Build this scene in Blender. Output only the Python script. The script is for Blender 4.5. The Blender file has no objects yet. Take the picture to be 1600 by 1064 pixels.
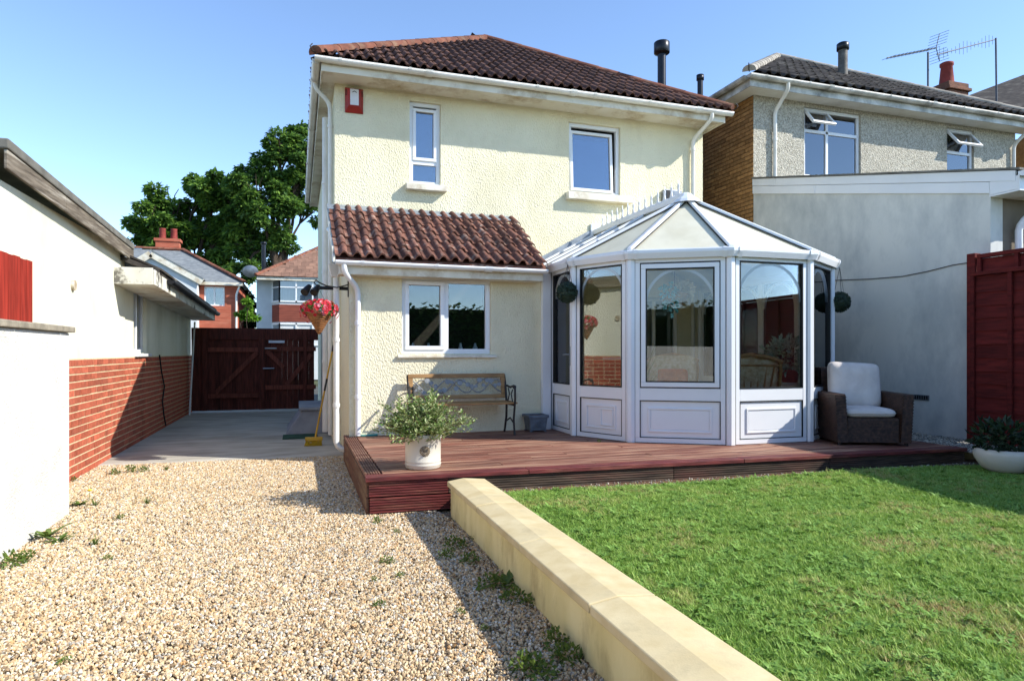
import bpy, bmesh, math, random
from mathutils import Vector, Matrix
R = math.radians
rnd = random.Random(7)
sc = bpy.context.scene
C = sc.collection

# ------------------------------------------------------------------ camera
FPX, CX, HY, EYE = 1019.0, 800.0, 550.0, 1.35
YAW = math.atan2(335.0, FPX)
cd = bpy.data.cameras.new('camera'); cam = bpy.data.objects.new('camera', cd); C.objects.link(cam)
cam.location = (0, 0, EYE); cam.rotation_euler = (R(90), 0, -YAW)
cd.sensor_width = 36; cd.lens = 36 * FPX / 1600; cd.shift_y = (HY - 532) / 1600
cd.clip_start = .05; cd.clip_end = 2000
sc.camera = cam
# ------------------------------------------------------------------ sky and sun
SUN = Vector((1.17, -.68, 1.0)).normalized()
EL = math.asin(SUN.z); AZ = math.atan2(SUN.x, SUN.y)
w = bpy.data.worlds.new('World'); sc.world = w; w.use_nodes = True
nt = w.node_tree; bg = nt.nodes['Background']
sky = nt.nodes.new('ShaderNodeTexSky'); sky.sky_type = 'NISHITA'; sky.sun_disc = False
sky.sun_elevation = EL; sky.sun_rotation = AZ; sky.air_density = .8; sky.dust_density = .0; sky.ozone_density = 2.6
nt.links.new(sky.outputs[0], bg.inputs[0]); bg.inputs[1].default_value = .15
sl = bpy.data.lights.new('sun', 'SUN'); sl.energy = 3.4; sl.angle = R(.55); sl.color = (1, .95, .86)
so = bpy.data.objects.new('sun', sl); C.objects.link(so); so.rotation_euler = (-SUN).to_track_quat('-Z', 'Y').to_euler()
vs = sc.view_settings; vs.view_transform = 'Standard'; vs.look = 'None'; vs.exposure = 1.14; vs.gamma = 1
sc.cycles.max_bounces = 8; sc.cycles.transparent_max_bounces = 16; sc.cycles.use_denoising = True
sc.cycles.caustics_reflective = False; sc.cycles.caustics_refractive = False

# ------------------------------------------------------------------ pixel -> place (photo is 1600 px wide)
_f = (math.sin(YAW), math.cos(YAW)); _r = (math.cos(YAW), -math.sin(YAW))
def ray(px, py):
    u = (px - CX) / FPX; v = (HY - py) / FPX
    return Vector((_f[0] + _r[0] * u, _f[1] + _r[1] * u, v))
E0 = Vector((0, 0, EYE))
def Zp(px, py, z=0): d = ray(px, py); return E0 + d * ((z - EYE) / d.z)
def Xp(px, py, x): d = ray(px, py); return E0 + d * (x / d.x)
def Yp(px, py, y): d = ray(px, py); return E0 + d * (y / d.y)

# ------------------------------------------------------------------ materials
def lin(h):
    h = h.lstrip('#'); o = []
    for i in (0, 2, 4):
        c = int(h[i:i+2], 16) / 255
        o.append(c / 12.92 if c <= .04045 else ((c + .055) / 1.055) ** 2.4)
    return (*o, 1)
MATS = {}
def M(name, c, c2=None, rough=.6, scale=5, spec=.35, metal=0, bump=0, bscale=60, bdist=.01, rand=0, stretch=(1, 1, 1),
      dirt=None, dscale=.7, damt=.6, voro=False, detail=5, dlow=.5, dhigh=.7, transl=0, local=False):
    m = bpy.data.materials.new(name); m.use_nodes = True; MATS[name] = m
    n = m.node_tree.nodes; L = m.node_tree.links; b = n['Principled BSDF']
    b.inputs['Roughness'].default_value = rough; b.inputs['Metallic'].default_value = metal
    b.inputs['Specular IOR Level'].default_value = spec
    if local:
        tc = n.new('ShaderNodeTexCoord'); pos = tc.outputs['Object']
    else:
        g = n.new('ShaderNodeNewGeometry'); pos = g.outputs['Position']
    mp = n.new('ShaderNodeMapping'); L.new(pos, mp.inputs[0]); mp.inputs['Scale'].default_value = stretch
    vec = mp.outputs[0]
    oi = None
    if rand:
        oi = n.new('ShaderNodeObjectInfo')
        ad = n.new('ShaderNodeVectorMath'); ad.operation = 'ADD'; L.new(vec, ad.inputs[0])
        ml = n.new('ShaderNodeMath'); ml.operation = 'MULTIPLY'; ml.inputs[1].default_value = 37; L.new(oi.outputs['Random'], ml.inputs[0])
        L.new(ml.outputs[0], ad.inputs[1]); vec = ad.outputs[0]
    c = lin(c) if isinstance(c, str) else c
    c2 = (lin(c2) if isinstance(c2, str) else c2) if c2 else tuple(x * .82 for x in c[:3]) + (1,)
    nz = n.new('ShaderNodeTexNoise'); nz.inputs['Scale'].default_value = scale; nz.inputs['Detail'].default_value = detail; L.new(vec, nz.inputs[0])
    cr = n.new('ShaderNodeValToRGB'); cr.color_ramp.elements[0].position = .32; cr.color_ramp.elements[1].position = .68
    cr.color_ramp.elements[0].color = c2; cr.color_ramp.elements[1].color = c
    L.new(nz.outputs[0], cr.inputs[0]); col = cr.outputs[0]
    if dirt:
        dz = n.new('ShaderNodeTexNoise'); dz.inputs['Scale'].default_value = dscale; dz.inputs['Detail'].default_value = 8; dz.inputs['Roughness'].default_value = .65
        L.new(vec, dz.inputs[0])
        rr = n.new('ShaderNodeMapRange'); rr.inputs[1].default_value = dlow; rr.inputs[2].default_value = dhigh; rr.inputs[4].default_value = damt
        L.new(dz.outputs[0], rr.inputs[0])
        mx = n.new('ShaderNodeMix'); mx.data_type = 'RGBA'; L.new(rr.outputs[0], mx.inputs[0]); L.new(col, mx.inputs[6])
        mx.inputs[7].default_value = lin(dirt) if isinstance(dirt, str) else dirt; col = mx.outputs[2]
    if rand:
        hs = n.new('ShaderNodeHueSaturation'); L.new(col, hs.inputs['Color'])
        mr = n.new('ShaderNodeMapRange'); mr.inputs[3].default_value = 1 - rand; mr.inputs[4].default_value = 1 + rand
        L.new(oi.outputs['Random'], mr.inputs[0]); L.new(mr.outputs[0], hs.inputs['Value']); col = hs.outputs[0]
    L.new(col, b.inputs['Base Color'])
    if bump:
        if voro:
            bn = n.new('ShaderNodeTexVoronoi'); bn.feature = 'SMOOTH_F1'; bn.inputs['Scale'].default_value = bscale
            # break the cells up
            wn = n.new('ShaderNodeTexNoise'); wn.inputs['Scale'].default_value = bscale * .8; L.new(vec, wn.inputs[0])
            va = n.new('ShaderNodeVectorMath'); va.operation = 'MULTIPLY_ADD'; va.inputs[1].default_value = (.6 / bscale,) * 3
            L.new(wn.outputs['Color'], va.inputs[0]); L.new(vec, va.inputs[2]); L.new(va.outputs[0], bn.inputs[0])
        else:
            bn = n.new('ShaderNodeTexNoise'); bn.inputs['Scale'].default_value = bscale; bn.inputs['Detail'].default_value = 6; L.new(vec, bn.inputs[0])
        bp = n.new('ShaderNodeBump'); bp.inputs['Strength'].default_value = bump; bp.inputs['Distance'].default_value = bdist
        L.new(bn.outputs[0], bp.inputs['Height']); L.new(bp.outputs[0], b.inputs['Normal'])
    if transl:
        out = n['Material Output']; tr = n.new('ShaderNodeBsdfTranslucent'); L.new(col, tr.inputs[0])
        ms = n.new('ShaderNodeMixShader'); ms.inputs[0].default_value = transl
        L.new(b.outputs[0], ms.inputs[1]); L.new(tr.outputs[0], ms.inputs[2]); L.new(ms.outputs[0], out.inputs[0])
    return m
def glass(name, tint=(.86, .92, .9), refl=.10, rough=0):
    m = bpy.data.materials.new(name); m.use_nodes = True; MATS[name] = m
    n = m.node_tree.nodes; L = m.node_tree.links; n.remove(n['Principled BSDF'])
    t = n.new('ShaderNodeBsdfTransparent'); t.inputs[0].default_value = (*tint, 1)
    g = n.new('ShaderNodeBsdfGlossy'); g.inputs['Roughness'].default_value = rough; g.inputs[0].default_value = (.95, .97, 1, 1)
    f = n.new('ShaderNodeFresnel'); f.inputs[0].default_value = 1.52
    a = n.new('ShaderNodeMath'); a.operation = 'ADD'; a.use_clamp = True; a.inputs[1].default_value = refl; L.new(f.outputs[0], a.inputs[0])
    ms = n.new('ShaderNodeMixShader'); L.new(a.outputs[0], ms.inputs[0]); L.new(t.outputs[0], ms.inputs[1]); L.new(g.outputs[0], ms.inputs[2])
    L.new(ms.outputs[0], n['Material Output'].inputs[0]); return m
def ramp_mat(name, stops, rough=.8, field='rand', scale=1.0, bump=0, transl=0):
    """colour picked per instance / object"""
    m = bpy.data.materials.new(name); m.use_nodes = True; MATS[name] = m
    n = m.node_tree.nodes; L = m.node_tree.links; b = n['Principled BSDF']; b.inputs['Roughness'].default_value = rough; b.inputs['Specular IOR Level'].default_value = .25
    oi = n.new('ShaderNodeObjectInfo'); cr = n.new('ShaderNodeValToRGB')
    while len(cr.color_ramp.elements) < len(stops): cr.color_ramp.elements.new(.5)
    for e, (p, c) in zip(cr.color_ramp.elements, stops): e.position = p; e.color = lin(c)
    src = oi.outputs['Random']
    if field == 'loc':      # patches over the ground + a little per-instance spread
        nz = n.new('ShaderNodeTexNoise'); nz.inputs['Scale'].default_value = scale; nz.inputs['Detail'].default_value = 5; nz.inputs['Roughness'].default_value = .6
        L.new(oi.outputs['Location'], nz.inputs[0])
        ad = n.new('ShaderNodeMath'); ad.operation = 'MULTIPLY_ADD'; ad.inputs[1].default_value = .16
        sb = n.new('ShaderNodeMath'); sb.operation = 'SUBTRACT'; sb.inputs[1].default_value = .08
        L.new(oi.outputs['Random'], ad.inputs[0]); L.new(nz.outputs[0], ad.inputs[2]); L.new(ad.outputs[0], sb.inputs[0]); src = sb.outputs[0]
    L.new(src, cr.inputs[0]); L.new(cr.outputs[0], b.inputs['Base Color'])
    if transl:
        out = n['Material Output']; tr = n.new('ShaderNodeBsdfTranslucent'); L.new(cr.outputs[0], tr.inputs[0])
        ms = n.new('ShaderNodeMixShader'); ms.inputs[0].default_value = transl
        L.new(b.outputs[0], ms.inputs[1]); L.new(tr.outputs[0], ms.inputs[2]); L.new(ms.outputs[0], out.inputs[0])
    return m

M('cream_render', '#e2dcc0', '#d8d1b3', rough=.9, spec=.15, scale=1.5, bump=1.0, bscale=70, bdist=.011, voro=True, dirt='#b0a382', dscale=1.1, damt=.45, dlow=.5, dhigh=.78, stretch=(1, 1, .55))
M('cream_plain', '#dfd2a0', '#d0c28c', rough=.9, spec=.15, scale=3, bump=.4, bscale=40, bdist=.005, dirt='#948058', dscale=2.4, damt=.7, dlow=.5, dhigh=.7, stretch=(1, 1.6, .7))
M('white_render', '#d6d4ce', '#c9c6be', rough=.95, spec=.1, scale=3, bump=.9, bscale=70, bdist=.008, voro=True, dirt='#a39d8d', dscale=3.2, damt=.5, dlow=.54, dhigh=.75)
M('garage_render', '#e9e6d4', '#dfdac2', rough=.95, spec=.1, scale=1.2, bump=.25, bscale=30, bdist=.006, dirt='#b7b393', dscale=.8, damt=.6, stretch=(1, 1, .45), dlow=.48, dhigh=.72)
M('ext_render', '#d9d8d0', '#cbccc7', rough=.95, spec=.1, scale=1.3, bump=.2, bscale=18, bdist=.006, dirt='#8f9698', dscale=1.5, damt=.75, dlow=.44, dhigh=.74, stretch=(1, 1, .6))
M('shaded_render', '#7d7568', '#665f54', rough=.95, spec=.1, scale=2, bump=.3, bscale=30, bdist=.006)  # shade on the extension's rear wall, put into a darker brown-grey colour
M('pebbledash', '#cfcabb', '#8f8a7d', rough=.95, spec=.15, scale=42, bump=1.0, bscale=62, bdist=.02, voro=True, dirt='#a59d8c', dscale=.9, damt=.3)
M('upvc', '#e2e4e6', '#d9dcdf', rough=.28, spec=.5, scale=1.5, dirt='#cfcdc4', dscale=2.5, damt=.35, dlow=.55, dhigh=.85)
M('white_paint', '#dedacd', '#cfc9b6', rough=.5, scale=3, dirt='#94794f', dscale=2.6, damt=.85, dlow=.48, dhigh=.7)
M('flaky_white', '#dcdad0', '#c9c5b6', rough=.8, scale=4, dirt='#4e4a42', dscale=3.5, damt=.9, dlow=.52, dhigh=.6)
M('white_gutter', '#e3e3de', '#d4d3ca', rough=.4, scale=2.5, dirt='#9d9585', dscale=1.8, damt=.5, dlow=.5, dhigh=.78)
M('grey_gutter', '#d5d6d2', '#b4b4ac', rough=.5, scale=4, dirt='#5b5a50', dscale=2.6, damt=.8, dlow=.45, dhigh=.7)
M('seal', '#14171a', rough=.5)
M('tile_red', '#7b5446', '#5b3e35', rough=.85, spec=.2, scale=14, bump=.3, bscale=120, bdist=.003, rand=.34, dirt='#a3978a', dscale=8, damt=.6, dlow=.54, dhigh=.7)
M('tile_brown', '#6e5043', '#493630', rough=.88, spec=.2, scale=12, bump=.3, bscale=120, bdist=.003, rand=.3, dirt='#2f2926', dscale=5, damt=.5, dlow=.52, dhigh=.78)
M('hip_tile', '#80503f', '#5f3d31', rough=.85, spec=.2, scale=6, rand=.2, bump=.3, bscale=60, bdist=.004, dirt='#8d7a63', dscale=5, damt=.5)
M('tile_grey', '#4a443f', '#332f2c', rough=.9, spec=.2, scale=9, rand=.25, dirt='#8c877c', dscale=3, damt=.55, dlow=.5, dhigh=.75)
M('hip_grey', '#a7a094', '#857f74', rough=.9, scale=6, rand=.15)
M('slate_far', '#7f8486', '#62676a', rough=.85, scale=3, stretch=(2, 2, 9), dirt='#9a9c98', dscale=1.2, damt=.5)
M('lead', '#9aa3ac', '#7b848d', rough=.45, metal=.4, scale=9)
M('brick_red', '#b3614a', '#96503d', rough=.9, spec=.15, scale=18, bump=.5, bscale=110, bdist=.004, rand=.22, dirt='#6a4a42', dscale=1.3, damt=.45, dlow=.5, dhigh=.75)
M('brick_stack', '#7d5440', '#5d4034', rough=.9, scale=10, bump=.4, bscale=40, bdist=.01, dirt='#4a443c', dscale=3, damt=.6)
M('mortar', '#d9c9a6', '#c2b08c', rough=.95, spec=.1, scale=20, bump=.4, bscale=90, bdist=.004)
M('brick_buff', '#a07a4e', '#86623c', rough=.9, spec=.15, scale=16, bump=.4, bscale=110, bdist=.004, rand=.24)
M('mortar_dark', '#6d5b45', '#5a4a39', rough=.95, spec=.1, scale=20)
M('concrete', '#b7b3a8', '#9a968b', rough=.9, spec=.2, scale=3, bump=.3, bscale=50, bdist=.004, dirt='#77736a', dscale=.9, damt=.6, stretch=(.6, 1.6, 1))
M('coping', '#d2c39c', '#c0ae84', rough=.9, spec=.15, scale=7, bump=.25, bscale=120, bdist=.003, rand=.08, dirt='#8f7f5c', dscale=3.5, damt=.6, dlow=.52, dhigh=.72)
M('old_coping', '#9d9482', '#7a7263', rough=.95, scale=9, bump=.6, bscale=60, bdist=.008)
M('felt', '#76746d', '#5b5952', rough=.95, scale=5, bump=.5, bscale=140, bdist=.004)
M('old_timber', '#7d7365', '#4d443a', rough=.95, scale=6, stretch=(3, .5, 8), bump=.6, bscale=30, bdist=.006, dirt='#cfc8ba', dscale=1.6, damt=.7)
M('deck_wood', '#7d4d3d', '#563228', rough=.62, spec=.3, scale=5, stretch=(.6, 9, 9), rand=.22, bump=.35, bscale=14, bdist=.004, dirt='#b08d74', dscale=1.6, damt=.85, dlow=.45, dhigh=.66)
M('deck_edge', '#6f3230', '#471f1f', rough=.6, spec=.3, scale=5, stretch=(1, 8, 8), rand=.15, bump=.3, bscale=14, bdist=.004, dirt='#8b5f4d', dscale=1.3, damt=.7)
M('deck_side', '#6b4736', '#4c3026', rough=.8, scale=6, stretch=(8, 1, 8), rand=.12, dirt='#8c7a5c', dscale=1.3, damt=.6)
M('deck_worn', '#57493c', '#332b24', rough=.85, scale=5, stretch=(.8, 8, 8), rand=.2, bump=.3, bscale=14, bdist=.004, dirt='#6e4138', dscale=.8, damt=.8)
M('fence_red', '#6d2420', '#4b1715', rough=.8, spec=.2, scale=4, stretch=(7, 1, 9), rand=.22, bump=.4, bscale=12, bdist=.004, dirt='#3b1512', dscale=2, damt=.4)
M('fence_bright', '#9c3427', '#7a261c', rough=.85, spec=.15, scale=4, stretch=(9, 9, .8), rand=.12, bump=.4, bscale=12, bdist=.004, dirt='#5b1a13', dscale=3, damt=.5)
M('gate_wood', '#653329', '#42221b', rough=.85, spec=.2, scale=4, stretch=(9, 9, .9), rand=.25, bump=.4, bscale=14, bdist=.004)
M('gate_brace', '#7d4436', '#5a3026', rough=.85, spec=.2, scale=4, stretch=(9, 9, .9), rand=.15)
M('soil', '#7a5d4a', '#574133', rough=1, spec=.05, scale=20, bump=.8, bscale=60, bdist=.015, dirt='#a08d79', dscale=4, damt=.5)
M('lawn_base', '#48611f', '#33491a', rough=1, spec=.05, scale=12, bump=.8, bscale=80, bdist=.02)
M('ground_far', '#5b6147', '#494c3b', rough=1, spec=.05, scale=.4)
M('asphalt', '#55554f', '#45453f', rough=.95, scale=4)
M('gravel_base', '#b5a486', '#8a7a60', rough=1, spec=.1, scale=110, bump=1, bscale=110, bdist=.01, voro=True)
M('iron', '#2a2725', '#1c1a19', rough=.55, spec=.4, scale=20)
M('bench_wood', '#a57e4e', '#80603a', rough=.6, scale=6, stretch=(1, 9, 9), rand=.1)
M('bench_iron', '#8d8f8f', '#6d6f70', rough=.5, metal=.2, scale=16)
M('pot_white', '#d2cdc0', '#c6c0b1', rough=.35, spec=.5, scale=5, dirt='#bdb5a2', dscale=5, damt=.4)
M('emblem', '#8a7a63', '#5c4f3e', rough=.7, scale=60)
M('lead_pot', '#68707a', '#50575f', rough=.6, scale=12, bump=.3, bscale=60, bdist=.003)
M('wicker', '#523a2d', '#291c16', rough=.5, spec=.4, scale=30, rand=.1)
M('cushion', '#d3cbc4', '#c4bbb3', rough=.95, spec=.1, scale=6, bump=.6, bscale=9, bdist=.03)
M('plastic_red', '#9c2b25', '#84231f', rough=.45, scale=4)
M('label_white', '#dcdde2', '#cfd0d6', rough=.5)
M('flue', '#23262d', '#1a1c22', rough=.35, spec=.5, metal=.5)
M('flue_grey', '#6e6a64', '#47443f', rough=.7, scale=9)
M('terracotta', '#8d3b33', '#6f2c27', rough=.8, scale=8)
M('metal_grey', '#8f949a', '#6f7479', rough=.4, metal=.7)
M('aerial', '#50545c', '#3c4047', rough=.5, metal=.5)
M('black', '#17171a', rough=.5)
M('cable', '#4c4a48', rough=.6)
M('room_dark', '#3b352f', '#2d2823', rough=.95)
M('curtain', '#cfd6dc', '#b5bec7', rough=.95, scale=4, stretch=(18, 18, .2))
M('blind', '#3f5d83', '#365479', rough=.8, scale=2)
M('poly_roof', '#f0ecd8', '#e6e0c8', rough=.4, spec=.4, scale=2, transl=.3, dirt='#c4bda0', dscale=2.5, damt=.35, dlow=.5, dhigh=.75)
M('floor_tile', '#c4b49c', '#a99982', rough=.5, scale=5)
M('rattan', '#b78a55', '#916738', rough=.45, spec=.4, scale=14)
M('seat_fabric', '#d6c3a3', '#b89c74', rough=.9, scale=24)
M('orange', '#d9642a', '#b84d1c', rough=.9, scale=12)
M('pattern', '#3a332c', '#a39b8c', rough=.9, scale=16)
M('maroon', '#58201d', '#43181a', rough=.9)
M('bark', '#4a3d31', '#332a22', rough=.95, scale=8, bump=.6, bscale=16, bdist=.03)
M('stem', '#5d4b2e', '#46391f', rough=.9)
M('straw', '#a06e42', '#7a5030', rough=.8, scale=40)
M('broom_yellow', '#c9a13a', '#a57f28', rough=.6)
M('bristle', '#d3b02f', '#b08f22', rough=.9)
M('teal', '#1f7f80', '#17686a', rough=.4)
M('mat_green', '#2c5140', '#214033', rough=1)
M('step_grey', '#9a9fa6', '#7d828a', rough=.85, scale=4, dirt='#63666c', dscale=2, damt=.5)
M('red_flower', '#c9202f', '#a3162a', rough=.6, rand=.2, scale=40, local=True, transl=.2)
M('pink_flower', '#d98a92', '#cf6d7d', rough=.6, transl=.2)
M('cyan_flower', '#8fc9cf', '#6db4bd', rough=.7)
M('white_flower', '#ded5c4', '#d2c6ae', rough=.8)
M('yellow_flower', '#d9b81f', rough=.7)
M('leaf_var', '#d0d3a0', '#6a8438', rough=.5, scale=26, transl=.25)
M('leaf_shrub', '#7d9a48', '#4c6b30', rough=.5, scale=22, transl=.25)
M('leaf_dark', '#33472c', '#202f1f', rough=.45, scale=12, transl=.2)
M('leaf_ball', '#3a4d3c', '#1b2a20', rough=.45, scale=45, transl=.1)
M('leaf_tree', '#8aac4a', '#557a30', rough=.55, scale=.9, transl=.42)
M('leaf_tree2', '#5a7d3e', '#36542a', rough=.55, scale=.9, transl=.36)
M('leaf_bright', '#7fa53a', '#5d8a2c', rough=.5, scale=2, transl=.3)
M('leaf_ficus', '#4f7d68', '#c4d8c6', rough=.4, scale=22, transl=.2)
M('leaf_weed', '#6b7f35', '#4c6228', rough=.6, scale=20, transl=.25)
M('clover', '#8db052', '#6b903e', rough=.6, scale=30, transl=.25)
M('dead_leaf', '#7a5a3a', '#54402b', rough=.9, scale=30, rand=.3)
M('far_brick', '#b06049', '#96503c', rough=.9, scale=2.5, stretch=(1, 1, 6), dirt='#c48a70', dscale=1.2, damt=.4)
M('far_white', '#cfd2d2', '#c0c4c5', rough=.9, scale=2)
M('far_tilehang', '#8a4a3a', '#6e392e', rough=.9, scale=2, stretch=(1, 1, 14))
M('far_tile', '#8c6b58', '#6a4f42', rough=.9, scale=3, rand=.15, stretch=(1, 1, 3))
M('hedge', '#2f4522', '#1f3118', rough=.9, scale=3, bump=1, bscale=14, bdist=.1)
ramp_mat('pebble', [(0, '#6f604e'), (.12, '#9c8568'), (.3, '#c3aa83'), (.5, '#d4c19d'), (.68, '#bd9463'), (.8, '#dcd2bd'), (.92, '#97928a'), (1, '#efe8da')])
ramp_mat('pebble_grey', [(0, '#4f4d49'), (.3, '#7f7b73'), (.6, '#a49d90'), (.85, '#c2bba9'), (1, '#8f7f6c')])
ramp_mat('grass', [(.29, '#b5a06c'), (.36, '#b9bb74'), (.42, '#a3bb5c'), (.48, '#7ea240'), (.53, '#b0c86a'), (.59, '#6f983c'), (.65, '#9cb956'), (.72, '#557c30')], rough=.55, field='loc', scale=1.9, transl=.35)
glass('glass', (.88, .93, .92), .06)
glass('glass_cons', (.94, .96, .95), .015)
glass('glass_far', (.7, .76, .8), .12)
glass('glass_up', (.8, .88, .95), .12)

# ------------------------------------------------------------------ mesh builder
class MB:
    def __init__(s): s.v = []; s.f = []; s.s = []; s.mi = []
    def add(s, vs, fs, sm=False, mi=0):
        o = len(s.v); s.v += [tuple(p) for p in vs]; s.f += [tuple(i + o for i in f) for f in fs]; s.s += [sm] * len(fs); s.mi += [mi] * len(fs)
        return s
    def box(s, x0, x1, y0, y1, z0, z1, mi=0):
        v = [(x0, y0, z0), (x1, y0, z0), (x1, y1, z0), (x0, y1, z0), (x0, y0, z1), (x1, y0, z1), (x1, y1, z1), (x0, y1, z1)]
        return s.add(v, [(0, 3, 2, 1), (4, 5, 6, 7), (0, 1, 5, 4), (1, 2, 6, 5), (2, 3, 7, 6), (3, 0, 4, 7)], mi=mi)
    def hexa(s, b, t):   # bottom quad, top quad (counter-clockwise seen from above)
        return s.add(list(b) + list(t), [(0, 3, 2, 1), (4, 5, 6, 7), (0, 1, 5, 4), (1, 2, 6, 5), (2, 3, 7, 6), (3, 0, 4, 7)])
    def bar(s, a, b, w, h, up=(0, 0, 1)):
        a = Vector(a); b = Vector(b); d = (b - a).normalized(); up = Vector(up)
        sd = d.cross(up)
        if sd.length < 1e-4: sd = d.cross(Vector((1, 0, 0)))
        sd.normalize(); u = sd.cross(d); p = sd * (w / 2); q = u * (h / 2)
        return s.hexa([a - p - q, a + p - q, b + p - q, b - p - q], [a - p + q, a + p + q, b + p + q, b - p + q])
    def tube(s, pts, r, n=8, cap=True):
        pts = [Vector(p) for p in pts]; k = len(pts); rs = r if isinstance(r, (list, tuple)) else [r] * k
        vs = []; ref = None
        for i, p in enumerate(pts):
            d = (pts[min(i + 1, k - 1)] - pts[max(i - 1, 0)]).normalized()
            if ref is None:
                ref = d.cross(Vector((0, 0, 1)))
                if ref.length < 1e-3: ref = Vector((1, 0, 0))
            ref = (ref - d * ref.dot(d)).normalized(); q = d.cross(ref)
            for j in range(n):
                t = 2 * math.pi * j / n; vs.append(p + (ref * math.cos(t) + q * math.sin(t)) * rs[i])
        fs = [(i * n + j, i * n + (j + 1) % n, (i + 1) * n + (j + 1) % n, (i + 1) * n + j) for i in range(k - 1) for j in range(n)]
        s.add(vs, fs, True)
        if cap: s.add(vs[:n], [tuple(range(n))[::-1]]); s.add(vs[-n:], [tuple(range(n))])
        return s
    def lathe(s, c, prof, n=20, sm=True):
        c = Vector(c); vs = []
        for r, z in prof:
            for j in range(n):
                t = 2 * math.pi * j / n; vs.append(c + Vector((r * math.cos(t), r * math.sin(t), z)))
        k = len(prof)
        return s.add(vs, [(i * n + j, i * n + (j + 1) % n, (i + 1) * n + (j + 1) % n, (i + 1) * n + j) for i in range(k - 1) for j in range(n)], sm)
    def poly(s, pts): return s.add(pts, [tuple(range(len(pts)))])
    def slab(s, pts, off):      # polygon extruded by vector off
        off = Vector(off); a = [Vector(p) for p in pts]; n = len(a); b = [p + off for p in a]
        return s.add(a + b, [tuple(range(n))[::-1], tuple(range(n, 2 * n))] + [(i, (i + 1) % n, n + (i + 1) % n, n + i) for i in range(n)])
    def sphere(s, c, r, n=12, m=8):
        c = Vector(c); rx, ry, rz = (r, r, r) if not isinstance(r, (tuple, list)) else r
        vs = []
        for i in range(m + 1):
            p = math.pi * i / m
            for j in range(n):
                t = 2 * math.pi * j / n; vs.append(c + Vector((rx * math.sin(p) * math.cos(t), ry * math.sin(p) * math.sin(t), rz * math.cos(p))))
        return s.add(vs, [(i * n + j, i * n + (j + 1) % n, (i + 1) * n + (j + 1) % n, (i + 1) * n + j)[::-1] for i in range(m) for j in range(n)], True)
    def leaf(s, c, d, nrm, l, w, mi=0):
        c = Vector(c); d = Vector(d).normalized(); sd = d.cross(Vector(nrm))
        if sd.length < 1e-3: sd = d.cross(Vector((.3, .5, .8)))
        sd.normalize(); up = sd.cross(d)
        return s.add([c, c + d * l * .5 + sd * w / 2 + up * l * .08, c + d * l - up * l * .08, c + d * l * .5 - sd * w / 2 + up * l * .08], [(0, 1, 2, 3)], mi=mi)
    def mesh(s, name, mats, origin=None):
        me = bpy.data.meshes.new(name)
        o = Vector(origin) if origin is not None else Vector((0, 0, 0))
        me.from_pydata([(p[0] - o.x, p[1] - o.y, p[2] - o.z) for p in s.v], [], s.f)
        me.polygons.foreach_set('use_smooth', s.s)
        if isinstance(mats, str): mats = [mats]
        for m in mats: me.materials.append(MATS[m])
        if len(mats) > 1: me.polygons.foreach_set('material_index', s.mi)
        me.update(); return me
    def build(s, name, mats, parent=None, label=None, cat=None, group=None, kind=None, bev=0):
        xs = [p[0] for p in s.v]; ys = [p[1] for p in s.v]; zs = [p[2] for p in s.v]
        o = Vector(((min(xs) + max(xs)) / 2, (min(ys) + max(ys)) / 2, min(zs)))
        ob = bpy.data.objects.new(name, s.mesh(name, mats, o)); C.objects.link(ob)
        put(ob, o, parent); tag(ob, label, cat, group, kind)
        if bev:
            b = ob.modifiers.new('bevel', 'BEVEL'); b.width = bev; b.segments = 2; b.limit_method = 'ANGLE'; b.angle_limit = R(50)
        return ob
WL = {}
def put(ob, loc, parent=None):
    loc = Vector(loc); WL[ob.name] = loc
    if parent: ob.parent = parent; ob.location = loc - WL[parent.name]
    else: ob.location = loc
def tag(o, label=None, cat=None, group=None, kind=None):
    if label: o['label'] = label
    if cat: o['category'] = cat
    if group: o['group'] = group
    if kind: o['kind'] = kind
    return o
def thing(name, loc, label, cat, group=None):
    o = bpy.data.objects.new(name, None); C.objects.link(o); o.empty_display_size = .1; put(o, loc); return tag(o, label, cat, group)
def inst(name, me, mat4, parent):
    """a piece that shares its mesh; mat4 is its world placement"""
    ob = bpy.data.objects.new(name, me); C.objects.link(ob); ob.parent = parent
    m = Matrix.Translation(-WL[parent.name]) @ mat4
    ob.matrix_local = m; WL[ob.name] = mat4.to_translation(); return ob
def frame4(o, x, y, z):
    m = Matrix.Identity(4)
    for i, a in enumerate((x, y, z)):
        for j in range(3): m[j][i] = a[j]
    for j in range(3): m[j][3] = o[j]
    return m
def holewall(mb, P, u0, u1, v0, v1, holes, depth):
    """front face with rectangular openings and reveals; P(u, v, d) -> point"""
    us = sorted({u0, u1, *[h[0] for h in holes], *[h[1] for h in holes]}); vv = sorted({v0, v1, *[h[2] for h in holes], *[h[3] for h in holes]})
    for a, b in zip(us, us[1:]):
        for c, d in zip(vv, vv[1:]):
            if any(h[0] - 1e-6 <= a and b <= h[1] + 1e-6 and h[2] - 1e-6 <= c and d <= h[3] + 1e-6 for h in holes): continue
            mb.poly([P(a, c, 0), P(b, c, 0), P(b, d, 0), P(a, d, 0)])
    for a, b, c, d in holes:
        for (p, q) in (((a, c), (b, c)), ((b, c), (b, d)), ((b, d), (a, d)), ((a, d), (a, c))):
            mb.poly([P(p[0], p[1], 0), P(q[0], q[1], 0), P(q[0], q[1], depth), P(p[0], p[1], depth)])
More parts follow.
